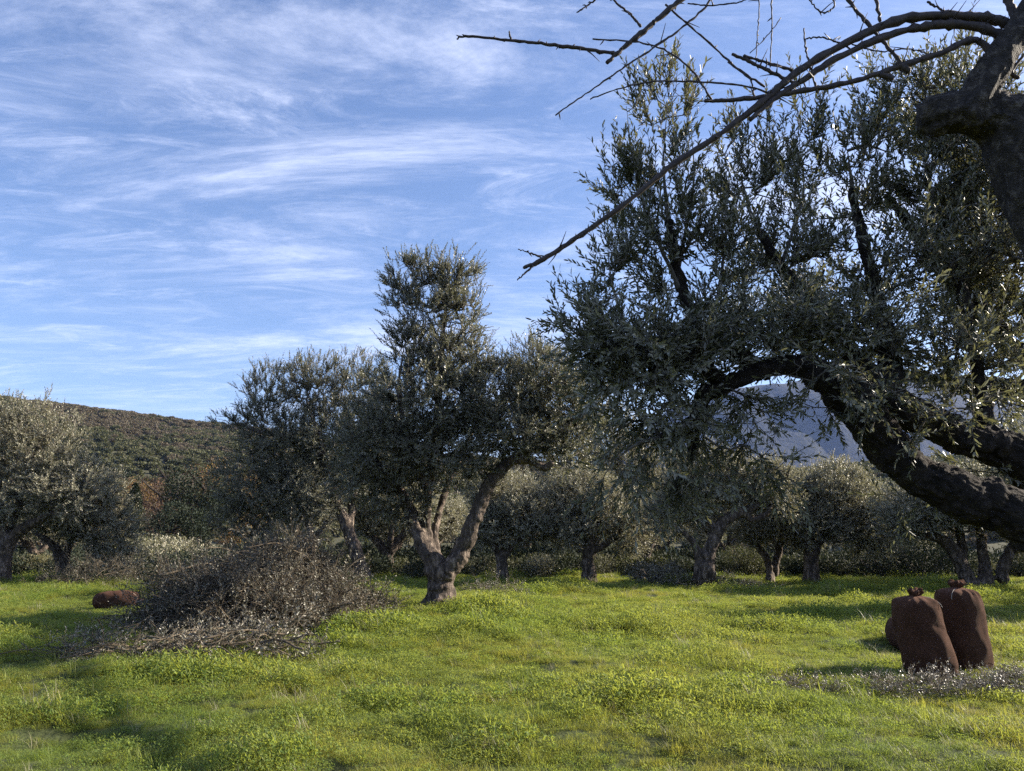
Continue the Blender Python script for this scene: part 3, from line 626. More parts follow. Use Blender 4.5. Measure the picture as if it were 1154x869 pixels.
# ------------------------------------------------------------------ grove trees of the front row and the left side
def rowtree(label, bx, by, limbs, blobs, n=620, **k):
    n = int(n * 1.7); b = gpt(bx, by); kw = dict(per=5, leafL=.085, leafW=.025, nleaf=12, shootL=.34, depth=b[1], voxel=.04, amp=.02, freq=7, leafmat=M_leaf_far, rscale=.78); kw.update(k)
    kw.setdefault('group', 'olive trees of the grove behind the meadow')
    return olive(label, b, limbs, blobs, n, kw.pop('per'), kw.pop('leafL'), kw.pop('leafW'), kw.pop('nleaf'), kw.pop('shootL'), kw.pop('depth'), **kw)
rowtree('olive tree at the left edge of the photo, long limb reaching right', 2, 657,
        [[(3, 640, 0, .28), (6, 620, 0, .25), (14, 605, 0, .22), (32, 592, 0, .18), (52, 583, 0, .14), (75, 570, 0, .08)], [(5, 622, 0, .22), (0, 580, 0, .17), (-10, 520, 0, .1)], [(5, 620, .2, .16), (20, 570, .4, .12), (40, 510, .6, .07)]],
        [(15, 480, 0, 40, 40, 1.2, .8, .9), (55, 500, 0, 40, 45, 1.2, .9, .8), (-40, 500, 0, 60, 60, 1.5, 1, .6), (20, 550, 0, 60, 40, 1.3, 1.1, .3), (85, 550, 0, 40, 40, 1.2, 1, .3), (45, 460, 0, 10, 22, .3, .4, 1.4)], 900)
rowtree('low dense olive tree with dark twin stems behind the lying sack', 68, 655,
        [[(70, 645, 0, .22), (66, 625, 0, .18), (52, 608, 0, .12), (38, 600, 0, .08)], [(73, 640, 0, .16), (76, 620, .1, .14), (90, 590, .2, .1), (110, 560, .2, .06)]],
        [(95, 560, 0, 45, 40, 1.3, 1, .6), (120, 595, 0, 38, 30, 1.1, 1, .4), (70, 580, .4, 40, 30, 1.1, .9, .3), (135, 625, 0, 30, 22, .9, .7, .3)], 640)
rowtree('small round olive tree with a short forked trunk right of the middle tree', 566, 657,
        [[(566, 640, 0, .22), (564, 626, 0, .2), (552, 608, 0, .13), (540, 596, 0, .08)], [(566, 630, 0, .16), (580, 612, 0, .12), (598, 600, 0, .08)]],
        [(555, 590, 0, 30, 24, 1.0, 1, .5), (590, 585, 0, 34, 28, 1.0, 1, .5), (570, 560, .5, 40, 26, 1.1, 1, .6), (545, 545, .6, 30, 24, 1, .7, .6)], 520)
rowtree('olive tree with one bent branch rising right from a pale-edged trunk', 664, 660,
        [[(663, 645, 0, .27), (662, 630, 0, .23), (664, 618, 0, .2), (668, 600, 0, .15), (678, 590, 0, .1)], [(664, 622, 0, .17), (678, 616, 0, .14), (692, 606, 0, .12), (702, 596, 0, .08)], [(666, 610, 0, .14), (650, 600, .1, .1), (632, 598, .1, .07)]],
        [(640, 590, 0, 38, 26, 1.1, 1, .4), (690, 575, 0, 42, 30, 1.2, 1, .5), (655, 555, .4, 50, 28, 1.3, 1, .6), (715, 600, 0, 25, 24, .9, .8, .2)], 620)
rowtree('olive tree with a split hollow trunk and arms spreading both ways', 792, 660,
        [[(797, 648, -.5, .30), (797, 630, -.5, .25), (804, 608, -.5, .22), (815, 590, -.5, .2), (832, 578, -.5, .17), (848, 572, -.5, .13), (866, 552, -.5, .09)],
         [(788, 655, -.4, .18), (788, 630, -.4, .15), (782, 612, -.4, .11), (770, 600, -.4, .07)], [(806, 605, -.5, .15), (800, 588, -.5, .10), (786, 578, -.5, .06)], [(836, 578, -.5, .12), (848, 585, -.5, .10), (862, 580, -.5, .08), (872, 566, -.5, .05)]],
        [(780, 560, 0, 40, 30, 1.1, 1, .5), (830, 545, 0, 48, 30, 1.2, 1, .7), (870, 550, 0, 32, 34, 1, .9, .5), (800, 525, 0, 40, 22, 1, .7, .9), (750, 580, 0, 24, 24, .8, .7, .2)], 720, leafL=.08)
rowtree('tall pale olive tree rising behind the meadow just left of the near crown', 722, 655,
        [[(724, 645, 2, .22), (728, 620, 2, .18), (720, 595, 2, .14), (705, 560, 2, .1), (700, 520, 2, .06)], [(724, 640, 2, .16), (740, 600, 2, .12), (760, 560, 2, .08)], [(722, 600, 2, .14), (680, 570, 2, .1), (650, 540, 2, .06)]],
        [(640, 520, 2, 50, 36, 1.5, 1, .6), (700, 510, 2, 50, 40, 1.5, 1, .7), (750, 540, 2, 40, 40, 1.3, 1, .5), (620, 560, 2, 40, 30, 1.2, .8, .4), (680, 475, 2, 40, 24, 1.2, .6, .9)], 800)
rowtree('slender olive tree with two crossing dark stems in the shade', 868, 657,
        [[(868, 648, .6, .16), (864, 630, .6, .13), (855, 618, .6, .12), (846, 606, .6, .09)], [(872, 648, .7, .17), (878, 620, .7, .14), (884, 590, .7, .09)]],
        [(850, 592, .6, 28, 20, 1, .9, .3), (885, 580, .6, 32, 28, 1.1, 1, .5)], 380)
rowtree('bushy upright olive tree with a fluted trunk left of the sacks', 914, 659,
        [[(914, 645, 0, .28), (912, 625, 0, .23), (905, 605, 0, .16), (898, 585, 0, .1)], [(916, 638, 0, .18), (922, 615, 0, .15), (934, 590, .2, .1), (945, 565, .2, .06)], [(912, 630, .3, .15), (915, 590, .4, .12), (915, 550, .5, .07)]],
        [(900, 565, 0, 36, 34, 1.1, 1, .8), (940, 555, 0, 40, 36, 1.2, 1, .9), (975, 585, 0, 36, 32, 1.1, 1, .6), (920, 595, 0, 50, 22, 1.2, 1, .3), (990, 610, 0, 24, 20, .9, .6, .3)], 900)
rowtree('many-stemmed olive tree at the right edge, low limb stretching left', 1112, 667,
        [[(1092, 655, 0, .26), (1082, 635, 0, .22), (1070, 615, 0, .19), (1055, 605, 0, .16), (1035, 604, 0, .12), (1012, 600, 0, .07)], [(1112, 655, .1, .22), (1108, 625, .2, .17), (1104, 600, .3, .12), (1100, 570, .3, .08)],
         [(1128, 655, 0, .2), (1135, 630, 0, .17), (1146, 608, 0, .12), (1165, 590, 0, .08)], [(1085, 640, .2, .16), (1082, 600, .3, .12), (1070, 570, .4, .07)]],
        [(1035, 575, 0, 45, 26, 1.2, 1, .4), (1085, 565, 0, 45, 34, 1.3, 1, .6), (1140, 560, 0, 45, 40, 1.4, 1, .6), (1010, 595, 0, 22, 14, .7, .6, .2), (1180, 600, 0, 40, 30, 1.2, .7, .3), (1060, 540, .5, 40, 20, 1, .5, .7)], 900)
print('row trees done')

# ------------------------------------------------------------------ grove trees further back: copies of two source trees
def world_olive(x, y, label, h=4.2, seed=3, n=620, **kw):
    z = gz(x, y); b = np.array([x, y, z])
    def a(ax, ay, az, r): return (x + ax * h / 4.2, y + ay * h / 4.2, z + az * h / 4.2, r)
    lim = [[a(0, 0, .3, .26), a(.05, 0, .8, .22), a(-.2, .1, 1.3, .17), a(-.7, .3, 1.9, .11), a(-1.1, .3, 2.5, .06)], [a(0, 0, .8, .18), a(.4, -.1, 1.3, .15), a(.9, -.3, 1.9, .1), a(1.3, -.3, 2.5, .05)], [a(0, 0, .9, .14), a(.1, .5, 1.6, .11), a(.2, .9, 2.6, .06)]]
    k = h / 4.2
    bl = [(x - 1.1 * k, y, z + 2.5 * k, 1.1 * k, .9 * k, 1.1 * k, 1, .5), (x + 1.1 * k, y - .2, z + 2.5 * k, 1.1 * k, .9 * k, 1.1 * k, 1, .5), (x, y + .6 * k, z + 3.2 * k, 1.2 * k, .9 * k, 1.2 * k, 1, .8), (x, y - .8 * k, z + 2.4 * k, 1.2 * k, .8 * k, .9 * k, 1, .4)]
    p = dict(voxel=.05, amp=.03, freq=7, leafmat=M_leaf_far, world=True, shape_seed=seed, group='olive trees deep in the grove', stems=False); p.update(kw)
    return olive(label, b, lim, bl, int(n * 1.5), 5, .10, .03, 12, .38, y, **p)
DEEP = 'grey-green olive tree deep in the grove, standing behind the front row of trunks'
src = [world_olive(3.2, 33, DEEP, 4.4, 3), world_olive(-9.5, 36, DEEP, 5.0, 9)]
spots = [(-3.5, 33), (.5, 38), (6.0, 36), (9.2, 33.5), (12.5, 37), (16, 33), (19, 38), (-6, 40), (4, 44), (9, 47), (15, 46), (-1, 50), (22, 44), (26, 38), (20, 54), (10, 58), (0, 62), (-20, 33), (-26, 30), (28, 56), (5.5, 66), (17, 68), (-4.5, 28.8)]
for i, (x, y) in enumerate(spots):
    s = random.uniform(.8, 1.12); copy_thing(src[i % 2], (x, y, gz(x, y) - .05), random.uniform(0, 6.28), s, DEEP, 'olive trees deep in the grove')
for i, (x, y, s) in enumerate([(12.8, 16.3, 1.05), (17.5, 25, 1.1), (21, 20, 1.2)]):  # grove trees out of view on the right, placed to shade the meadow
    copy_thing(src[i % 2], (x, y, gz(x, y) - .05), 1.3 * i, s, 'unseen olive tree of the grove beside the meadow, placed to cast shade', 'unseen olive trees beside the meadow')

# ------------------------------------------------------------------ trees of the valley on the left
def broadtree(name, label, px, py_base_z, d, H, Wd, mat, leaf=.28, n=7000, conic=False, group='trees in the valley left of the grove'):
    X = unp(px, 600, d)[0]; z = gz(X, d); root = thing(name, label, 'tree', (X, d, z), group)
    P = catmull([(0, 0, -.3), (.05 * H * .3, 0, H * .3), (-.02 * H, .02 * H, H * .62), (0, 0, H * .85)], 5); V, F, c = tube(P, np.linspace(.05 * H * .5, .02, len(P)), 9, .1); ac = Acc(); ac.add(V, F, c)
    for k in range(9):
        a = k * 2.4; q = P[5 + k % 8]; e = q + np.array([math.cos(a) * Wd * .34, math.sin(a) * Wd * .34, H * .22]); V, F, c = tube(catmull([q, (q + e) / 2 + [0, 0, -.1], e], 4), np.linspace(.016 * H, .01, 9), 6, .1); ac.add(V, F, c)
    link('trunk', ac.mesh('trunk', M_bark_dark, True), root)
    if conic:
        t = rng.uniform(0, 1, n) ** .8; a = rng.uniform(0, 6.28, n); rr = Wd * .5 * (1 - t) ** .6 * rng.uniform(.5, 1.1, n) * (1 + .2 * np.sin(a * 5 + t * 20)); Pn = np.stack([rr * np.cos(a), rr * np.sin(a), H * (.06 + .94 * t)], 1); q = nrm(np.stack([np.cos(a), np.sin(a), 0 * a + .7], 1))
    else:
        m = 16; c = rvec(m) * np.array([Wd * .33, Wd * .33, H * .26]) + [0, 0, H * .62]; k = rng.integers(0, m, n); q = rvec(n); Pn = c[k] + q * (rng.uniform(.4, 1, (n, 1)) ** .6) * np.array([Wd * .2, Wd * .2, H * .17]) * rng.uniform(.8, 1.1, (n, 1))
    V, F = leaves(Pn, nrm(q + rvec(n) * .8), nrm(q + rvec(n) * .6), leaf * rng.uniform(.6, 1.3, n), leaf * .55 * rng.uniform(.7, 1.2, n), simple=True)
    link('crown', mesh_np('crown', V, [F], mat), root); return root
broadtree('cypress_tree', 'dark narrow cypress rising in front of the ochre tree', 148, 0, 66, 7.2, 2.6, W_dark, .16, 9000, True)
broadtree('autumn_tree', 'ochre yellow autumn tree behind the dark cypress', 147, 0, 78, 9.6, 4.6, W_ochre, .22)
broadtree('autumn_tree', 'rust orange tree above the dark brown thicket in the valley', 196, 0, 88, 13.5, 9, leaf_mat('wood_rust', (.13, .08, .045), (.15, .095, .055), (.15, .085, .045), .25, .7, (.5, 1.4), .03, .2), .24)
broadtree('bare_tree', 'wide purplish brown leafless-looking tree right of the cypress', 185, 0, 72, 9.2, 10, leaf_mat('wood_bare', (.065, .045, .035), (.08, .055, .042), (.07, .045, .03), .15, .7, (.5, 1.5), .03, .2), .16, 9000)
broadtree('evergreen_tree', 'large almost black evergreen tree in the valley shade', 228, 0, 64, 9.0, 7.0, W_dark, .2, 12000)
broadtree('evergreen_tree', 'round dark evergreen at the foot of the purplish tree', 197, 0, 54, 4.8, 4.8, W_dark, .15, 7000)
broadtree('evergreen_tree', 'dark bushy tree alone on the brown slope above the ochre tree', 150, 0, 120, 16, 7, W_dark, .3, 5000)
broadtree('orange_tree', 'rusty leaved tree half hidden behind the wide olive', 262, 0, 80, 12.0, 8, W_ochre, .22)
def bush(name, label, px, py, r, h, mat, leaf, n=4000, d=None, cat='shrub', group='shrubs at the edge of the meadow'):
    b = gpt(px, py) if d is None else np.array([unp(px, 600, d)[0], d, 0]); b[2] = gz(b[0], b[1])
    root = thing(name, label, cat, tuple(b), group)
    ac = Acc()
    for k in range(14):
        a = k * 2.4; e = np.array([math.cos(a) * r * .6, math.sin(a) * r * .6, h * (.5 + .4 * random.random())]); V, F, c = tube(catmull([(0, 0, -.05), e * .5 + [0, 0, .1], e], 4), np.linspace(.03, .006, 9), 5); ac.add(V, F, c)
    link('stems', ac.mesh('stems', M_twig), root); link('foliage', bushmesh(n, leaf, mat, (r, r, h * .72), 9), root); return root
bush('shrub', 'pale green shrub in front of the black evergreen in the valley', 172, 0, 3.0, 2.8, W_green, .14, 6000, 46)
bush('shrub', 'yellowish green bush left of the round evergreen', 150, 0, 2.4, 2.2, W_green, .12, 5000, 40)
bush('shrub', 'grey-green shrub behind the brush pile on its left side', 190, 652, 1.8, 1.7, M_leaf_far, .08, 6000)
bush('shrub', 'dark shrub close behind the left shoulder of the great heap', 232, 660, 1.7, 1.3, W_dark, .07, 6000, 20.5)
bush('shrub', 'dull green shrub behind the middle of the great heap', 300, 660, 1.6, 1.3, M_shrub, .07, 6000, 19.0)
bush('shrub', 'round grey shrub between the two small olive trunks', 608, 652, .75, .95, M_leaf_far, .05, 3500)
bush('shrub', 'low silvery shrub left of the split-trunk olive', 738, 660, 1.1, .85, M_dry, .05, 4500)
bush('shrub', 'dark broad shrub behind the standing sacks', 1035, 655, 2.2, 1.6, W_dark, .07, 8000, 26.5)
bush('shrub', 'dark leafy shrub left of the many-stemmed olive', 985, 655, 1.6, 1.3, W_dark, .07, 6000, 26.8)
bush('shrub', 'olive green bush between the split-trunk and crossing-stem trees', 838, 655, 1.0, 1.3, W_green, .05, 5000, 27.5)
bush('shrub', 'straw coloured bush beside the left edge olive trunk', 35, 652, 1.2, .9, leaf_mat('straw_shrub', (.14, .13, .05), (.15, .14, .07), (.2, .17, .06), .3, .6), .05, 4500)

# ------------------------------------------------------------------ sacks
M_sack = None
def sack_mat():
    m, n, l = new_mat('sackcloth')
    tcn = n.new('ShaderNodeTexCoord'); nz = n.new('ShaderNodeTexNoise'); nz.inputs['Scale'].default_value = 5; nz.inputs['Detail'].default_value = 6; l.new(tcn.outputs['Object'], nz.inputs['Vector'])
    cr = n.new('ShaderNodeValToRGB'); cr.color_ramp.elements[0].color = (.034, .015, .010, 1); cr.color_ramp.elements[1].color = (.17, .085, .055, 1); cr.color_ramp.elements[0].position = .3; cr.color_ramp.elements[1].position = .72
    nm_ = n.new('ShaderNodeTexNoise'); nm_.inputs['Scale'].default_value = 70; nm_.inputs['Detail'].default_value = 3; l.new(tcn.outputs['Object'], nm_.inputs['Vector'])
    mm = n.new('ShaderNodeMix'); mm.inputs[0].default_value = .6; l.new(nz.outputs[0], mm.inputs[2]); l.new(nm_.outputs[0], mm.inputs[3]); l.new(mm.outputs[0], cr.inputs[0])
    w1 = n.new('ShaderNodeTexWave'); w1.bands_direction = 'Z'; w1.inputs['Scale'].default_value = 55; w1.inputs['Distortion'].default_value = 1.0; l.new(tcn.outputs['Object'], w1.inputs[0])
    nf = n.new('ShaderNodeTexNoise'); nf.inputs['Scale'].default_value = 130; l.new(tcn.outputs['Object'], nf.inputs['Vector'])
    ad_ = n.new('ShaderNodeMath'); ad_.operation = 'ADD'; l.new(w1.outputs['Fac'], ad_.inputs[0]); l.new(nf.outputs[0], ad_.inputs[1])
    bu = n.new('ShaderNodeBump'); bu.inputs['Strength'].default_value = .8; bu.inputs['Distance'].default_value = .012; l.new(ad_.outputs[0], bu.inputs['Height'])
    p = n.new('ShaderNodeBsdfPrincipled'); p.inputs['Roughness'].default_value = .95; p.inputs['Specular IOR Level'].default_value = .1
    p.inputs['Sheen Weight'].default_value = .12; p.inputs['Sheen Tint'].default_value = (.6, .35, .25, 1)
    l.new(cr.outputs[0], p.inputs['Base Color']); l.new(bu.outputs[0], p.inputs['Normal']); o = n.new('ShaderNodeOutputMaterial'); l.new(p.outputs[0], o.inputs[0]); return m
M_sack = sack_mat(); M_cord = rough_mat('cord', (.22, .2, .17), (.4, .36, .32), 60, .4, .002)
def make_sack(label, loc, H, rad, lean, seed, rz=0, flat=.86, lying=False, group='filled olive sacks', knot_h=.095):
    root = thing('sack', label, 'sack', tuple(loc), group); root.rotation_euler = (0, 0, rz)
    nz_, ns = 60, 96; t = np.linspace(0, 1, nz_)
    prof = np.interp(t, [0, .04, .10, .25, .5, .70, .80, .87, .93, .97, 1], [.62, .88, .99, 1.05, 1.0, .97, .92, .81, .58, .33, .15] if not lying else [.25, .55, .75, .95, 1.05, .98, .88, .76, .52, .30, .15])
    prof = np.convolve(np.pad(prof, 2, 'edge'), [.1, .2, .4, .2, .1], 'valid')
    hh = np.interp(t, [0, .04, .70, .80, .87, .93, .97, 1], [0, .015, .80, .90, .955, .985, .998, 1.01]) * H
    th = np.linspace(0, 2 * np.pi, ns, endpoint=False); Tt, TH = np.meshgrid(t, th, indexing='ij')
    base_q = np.stack([np.cos(TH).ravel() * 1.3, np.sin(TH).ravel() * 1.3, Tt.ravel() * 3], 1)
    bul = 1 + .06 * vnoise(base_q, seed) + .055 * vnoise(base_q * 2.3, seed + 1)
    bul = bul.reshape(Tt.shape)
    pleat = np.exp(-((Tt - .95) / .11) ** 2) * .10 * np.sin(TH * 13 + 3 * np.sin(TH * 2 + seed)) + np.exp(-((Tt - .985) / .04) ** 2) * .05 * np.sin(TH * 29 + seed)
    crease = -.03 * np.exp(-((Tt - .22 - .06 * np.sin(TH + seed)) / .025) ** 2) - .02 * np.exp(-((Tt - .55 - .05 * np.sin(TH * 2 + seed)) / .02) ** 2)
    rr = rad * prof[:, None] * (bul + pleat + crease)
    cx = lean[0] * (1 - Tt) ** 2 * H; cyy = lean[1] * (1 - Tt) ** 2 * H
    V = np.stack([(rr * np.cos(TH) + cx).ravel(), (rr * np.sin(TH) * flat + cyy).ravel(), np.repeat(hh, ns)], 1)
    i = np.arange(nz_ - 1)[:, None] * ns; j = np.arange(ns)[None]; k = (j + 1) % ns
    F = np.stack([i + j, i + k, i + ns + k, i + ns + j], -1).reshape(-1, 4)
    V = np.vstack([V, [[lean[0] * H, lean[1] * H, 0]]]); jj = np.arange(ns); cap = np.stack([(jj + 1) % ns, jj, np.full(ns, len(V) - 1)], 1)
    def fin(V):
        if not lying: return V
        V = V - [0, 0, H / 2]; V = np.stack([V[:, 2], V[:, 1], -V[:, 0]], 1); V[:, 2] = V[:, 2] * .85 + rad * .80; V[:, 2] = np.maximum(V[:, 2], -.02); return V
    link('body', mesh_np('body', fin(V), [F, cap], M_sack, True), root)
    # gathered ruff above the tie
    tz = np.linspace(0, 1, 14); Tt, TH = np.meshgrid(tz, th, indexing='ij')
    r2 = rad * np.interp(tz, [0, .15, .45, .8, 1], [.22, .17, .24, .30, .22])[:, None] * (1 + .22 * np.sin(TH * 9 + seed) * Tt + .25 * vnoise(np.stack([np.cos(TH).ravel() * 2, np.sin(TH).ravel() * 2, Tt.ravel() * 2], 1), seed + 4).reshape(Tt.shape))
    V = np.stack([(r2 * np.cos(TH)).ravel() + .02 * Tt.ravel(), (r2 * np.sin(TH)).ravel(), (H * .985 + Tt * knot_h + .016 * Tt * np.sin(TH * 3 + seed)).ravel()], 1)
    i = np.arange(13)[:, None] * ns; F = np.stack([i + j, i + k, i + ns + k, i + ns + j], -1).reshape(-1, 4)
    V = np.vstack([V, [[.02, 0, H * .985 + knot_h * .72]]]); cap = np.stack([13 * ns + jj, 13 * ns + (jj + 1) % ns, np.full(ns, len(V) - 1)], 1)
    neck = link('gathered_neck', mesh_np('gathered_neck', fin(V), [F, cap], M_sack, True), root)
    a = np.linspace(0, 4 * np.pi, 60); C = np.stack([rad * .15 * np.cos(a), rad * .15 * np.sin(a), H * .99 + .006 * a / 6.28 + .004 * np.sin(a * 3)], 1)
    sgn = 1 if seed % 2 else -1
    tail = np.array([(rad * .15, -.01, H * 1.0), (sgn * rad * .45, -rad * .45 * flat, H * .985), (sgn * rad * .7, -rad * .62 * flat, H * .93), (sgn * rad * .78, -rad * .70 * flat, H * .88)])
    ac = Acc(); ac.add(*tube(C, np.full(60, .005), 6)); ac.add(*tube(catmull(tail, 6), np.full(19, .0035), 5)); me = ac.mesh('tie_cord', M_cord, True)
    if lying:
        v = np.zeros(len(me.vertices) * 3, np.float32); me.vertices.foreach_get('co', v); me.vertices.foreach_set('co', fin(v.reshape(-1, 3)).astype(np.float32).ravel()); me.update()
    link('tie_cord', me, neck); return root
g1 = gpt(1052, 764); make_sack('brown filled sack standing in front, slumped to the right at its foot', (unp(1039, 760, g1[1])[0], g1[1], g1[2] - .03), .93, .28, (.15, -.02), 5)
g2 = gpt(1100, 757); make_sack('taller brown filled sack standing right of the slumped one, cord on its neck', (unp(1093, 760, g2[1])[0], g2[1] + .1, g2[2] - .03), .97, .28, (.06, 0), 8, rz=.2)
g3 = gpt(1012, 727); s3 = make_sack('brown sack lying mostly hidden behind the slumped standing sack', (unp(1022, 727, g3[1])[0], g3[1], g3[2] - .03), .9, .29, (0, 0), 3, rz=1.2, lying=True)
g4 = gpt(130, 686); make_sack('brown filled sack lying alone on the grass at the left', tuple(g4 + [0, 0, -.03]), .88, .245, (0, 0), 6, rz=.15, lying=True)
for c in bpy.data.objects:
    pass

# ------------------------------------------------------------------ cut brush
def spray(L, nside=7, leafn=9, leaf=.05):
    """one cut branch along +X; returns leaf V,F and stem V,F"""
    ac = Acc(); lf = Acc()
    P = catmull([(0, 0, 0), (L * .35, L * .05, L * .06), (L * .7, -L * .04, L * .05), (L, L * .03, 0)], 4); ac.add(*tube(P, np.linspace(.008, .002, len(P)) * (L / 1.0) ** .5, 4, cap=False)[:2])
    for k in range(nside):
        t = (k + 1) / (nside + 1) * .95 + .05; i = min(int(t * (len(P) - 1)), len(P) - 1); q = P[i]; dr = nrm(np.array([.8, 0, 0]) + rvec(1)[0] * .9); l_ = L * random.uniform(.2, .5)
        e = q + dr * l_; Q = catmull([q, (q + e) / 2 + rvec(1)[0] * .03, e], 3); ac.add(*tube(Q, np.linspace(.0035, .0014, len(Q)), 3, cap=False)[:2])
        b = np.array([Q[2], Q[4]]); V, F, sV, sF = shoots(b, np.repeat(dr[None], 2, 0) + rvec(2) * .5, np.full(2, l_ * .7), leafn, leaf, leaf * .26, True, True, .0016); lf.add(V, F); ac.add(sV, sF)
    return np.vstack(lf.V), np.vstack(lf.F[4]), np.vstack(ac.V), np.vstack(ac.F[4])
SPRL = [spray(random.uniform(.6, .9), 7, 12, .050) for _ in range(5)]
SPR = [spray(random.uniform(.7, 1.1), 11, 11, .042) for _ in range(7)]
def rotm(yaw, pit, rol):
    cy_, sy = math.cos(yaw), math.sin(yaw); cp, sp = math.cos(pit), math.sin(pit); cr_, sr = math.cos(rol), math.sin(rol)
    return np.array([[cy_, -sy, 0], [sy, cy_, 0], [0, 0, 1]]) @ np.array([[cp, 0, sp], [0, 1, 0], [-sp, 0, cp]]) @ np.array([[1, 0, 0], [0, cr_, -sr], [0, sr, cr_]])
def brush(label, cen, rx, ry, h, n, leafm, group=None, extra=None, flatp=.35, sc=(.7, 1.2), name='brush_pile', kind=None, poles=0):
    src_ = kind or SPR
    cen = np.array([cen[0], cen[1], gz(cen[0], cen[1])]); root = thing(name, label, 'brush pile', tuple(cen), group); lf, st = Acc(), Acc(); items = []
    for k in range(n):
        a = rng.uniform(0, 6.28); q = math.sqrt(rng.uniform(0, 1)); x, y = rx * q * math.cos(a), ry * q * math.sin(a)
        top = h * (1 - q ** 2) ** .8 * (1 + .5 * float(n2(x + cen[0], y + cen[1], 1.1, 51)[0])); z = rng.uniform(.1, 1) ** .7 * top
        items.append((x, y, z, rng.uniform(0, 6.28), rng.normal() * flatp - (.25 if z > top * .7 else 0), rng.uniform(*sc)))
    for it in (extra or []): items.append(it)
    for (x, y, z, yaw, pit, s) in items:
        sp = src_[random.randrange(len(src_))]; Mx = rotm(yaw, pit, rng.uniform(0, 6.28)) * s; off = np.array([x, y, z + gz(cen[0] + x, cen[1] + y) - cen[2] + .03]); g = lambda V: V @ Mx.T + off - (Mx @ np.array([.5, 0, 0]))
        V = g(sp[0]); V[:, 2] = np.maximum(V[:, 2], -.05); lf.add(V, sp[1]); V = g(sp[2]); st.add(V, sp[3])
    for k in range(poles):
        a = rng.uniform(0, 6.28); q = .75 * math.sqrt(rng.uniform(0, 1)); x, y = rx * q * math.cos(a), ry * q * math.sin(a); z = h * (1 - q ** 2) * rng.uniform(.5, 1.05) + .05
        yaw = rng.normal() * .7 + (0 if rng.uniform() < .5 else 3.14); L_ = rng.uniform(.8, 1.7); d_ = np.array([math.cos(yaw), math.sin(yaw), rng.normal() * (.22 if h > .5 else .07)]); c_ = np.array([x, y, z]); b_ = rvec(1)[0] * .12
        P = catmull([c_ - d_ * L_ * .5, c_ - d_ * L_ * .15 + b_, c_ + d_ * L_ * .2 - b_ * .5, c_ + d_ * L_ * .5], 4); P[:, 2] = np.maximum(P[:, 2], .02) + np.array([gz(cen[0] + p_[0], cen[1] + p_[1]) - cen[2] for p_ in P]); r_ = rng.uniform(.008, .018)
        st.add(*tube(P, np.linspace(r_, r_ * .35, len(P)), 6))
    link('cut_branches', st.mesh('cut_branches', M_brushtwig), root); link('withered_leaves', lf.mesh('withered_leaves', leafm), root); return root
M_brushtwig = rough_mat('cut_twig', (.045, .036, .024), (.21, .165, .115), 25, .3, .004)
M_dryp = leaf_mat('silvery_cut_leaf', (.07, .068, .05), (.24, .225, .18), (.12, .11, .07), .12, .5, (.2, 1.8), .03)
cb = gpt(285, 716)
brush('great heap of cut olive branches left of the middle tree', (cb[0] - .3, cb[1] + 1.0), 1.75, 1.6, 1.2, 600, M_dry, poles=70, sc=(.8, 1.5))
cb = gpt(215, 742); brush('low spread of grey cut branches in front of the great heap', (cb[0], cb[1]), 1.75, .8, .28, 90, M_dryp, poles=26, sc=(.7, 1.15), kind=SPRL, extra=[(.9, -.5, .28, .35, -.2, 1.4), (1.4, -.4, .3, .25, -.3, 1.4), (.1, -.55, .2, 2.7, -.1, 1.3), (1.25, 0, .35, .3, -.25, 1.4), (.3, -.3, .2, .5, -.15, 1.3), (-.9, -.4, .2, .9, -.2, 1.0)])
cb = gpt(410, 694); brush('flattened tail of twigs between the great heap and the middle tree', (cb[0] - .35, cb[1] + .3), .9, .8, .35, 80, M_dry)
M_pale = leaf_mat('pale_dry_leaf', (.06, .055, .04), (.40, .37, .31), (.2, .17, .12), .12, .42, (.15, 1.7), .03)
cb = gpt(558, 672); brush('small pale pile of twigs just right of the middle trunk', (cb[0], cb[1]), .8, .5, .28, 34, M_pale, sc=(.4, .8))
cb = gpt(1100, 783); brush('trampled olive prunings in front of the standing sacks', (cb[0] + .15, cb[1]), 1.4, .42, .15, 190, M_pale, flatp=.15, sc=(.35, .65), kind=SPRL)
cb = gpt(895, 780); brush('thin scatter of pale olive leaves on the grass left of the sacks', (cb[0], cb[1]),   .55, .25, .05, 45, M_pale, flatp=.08, sc=(.3, .55), kind=SPRL)
cb = gpt(75, 660); brush('heap of twigs beneath the low dense olive on the left', (cb[0] + .9, cb[1]), 1.9, .8, .6, 80, M_dry)
cb = gpt(815, 664); brush('fringe of light twigs along the foot of the split-trunk olive', (cb[0], cb[1]), 1.6, .5, .32, 50, M_pale, sc=(.4, .8))

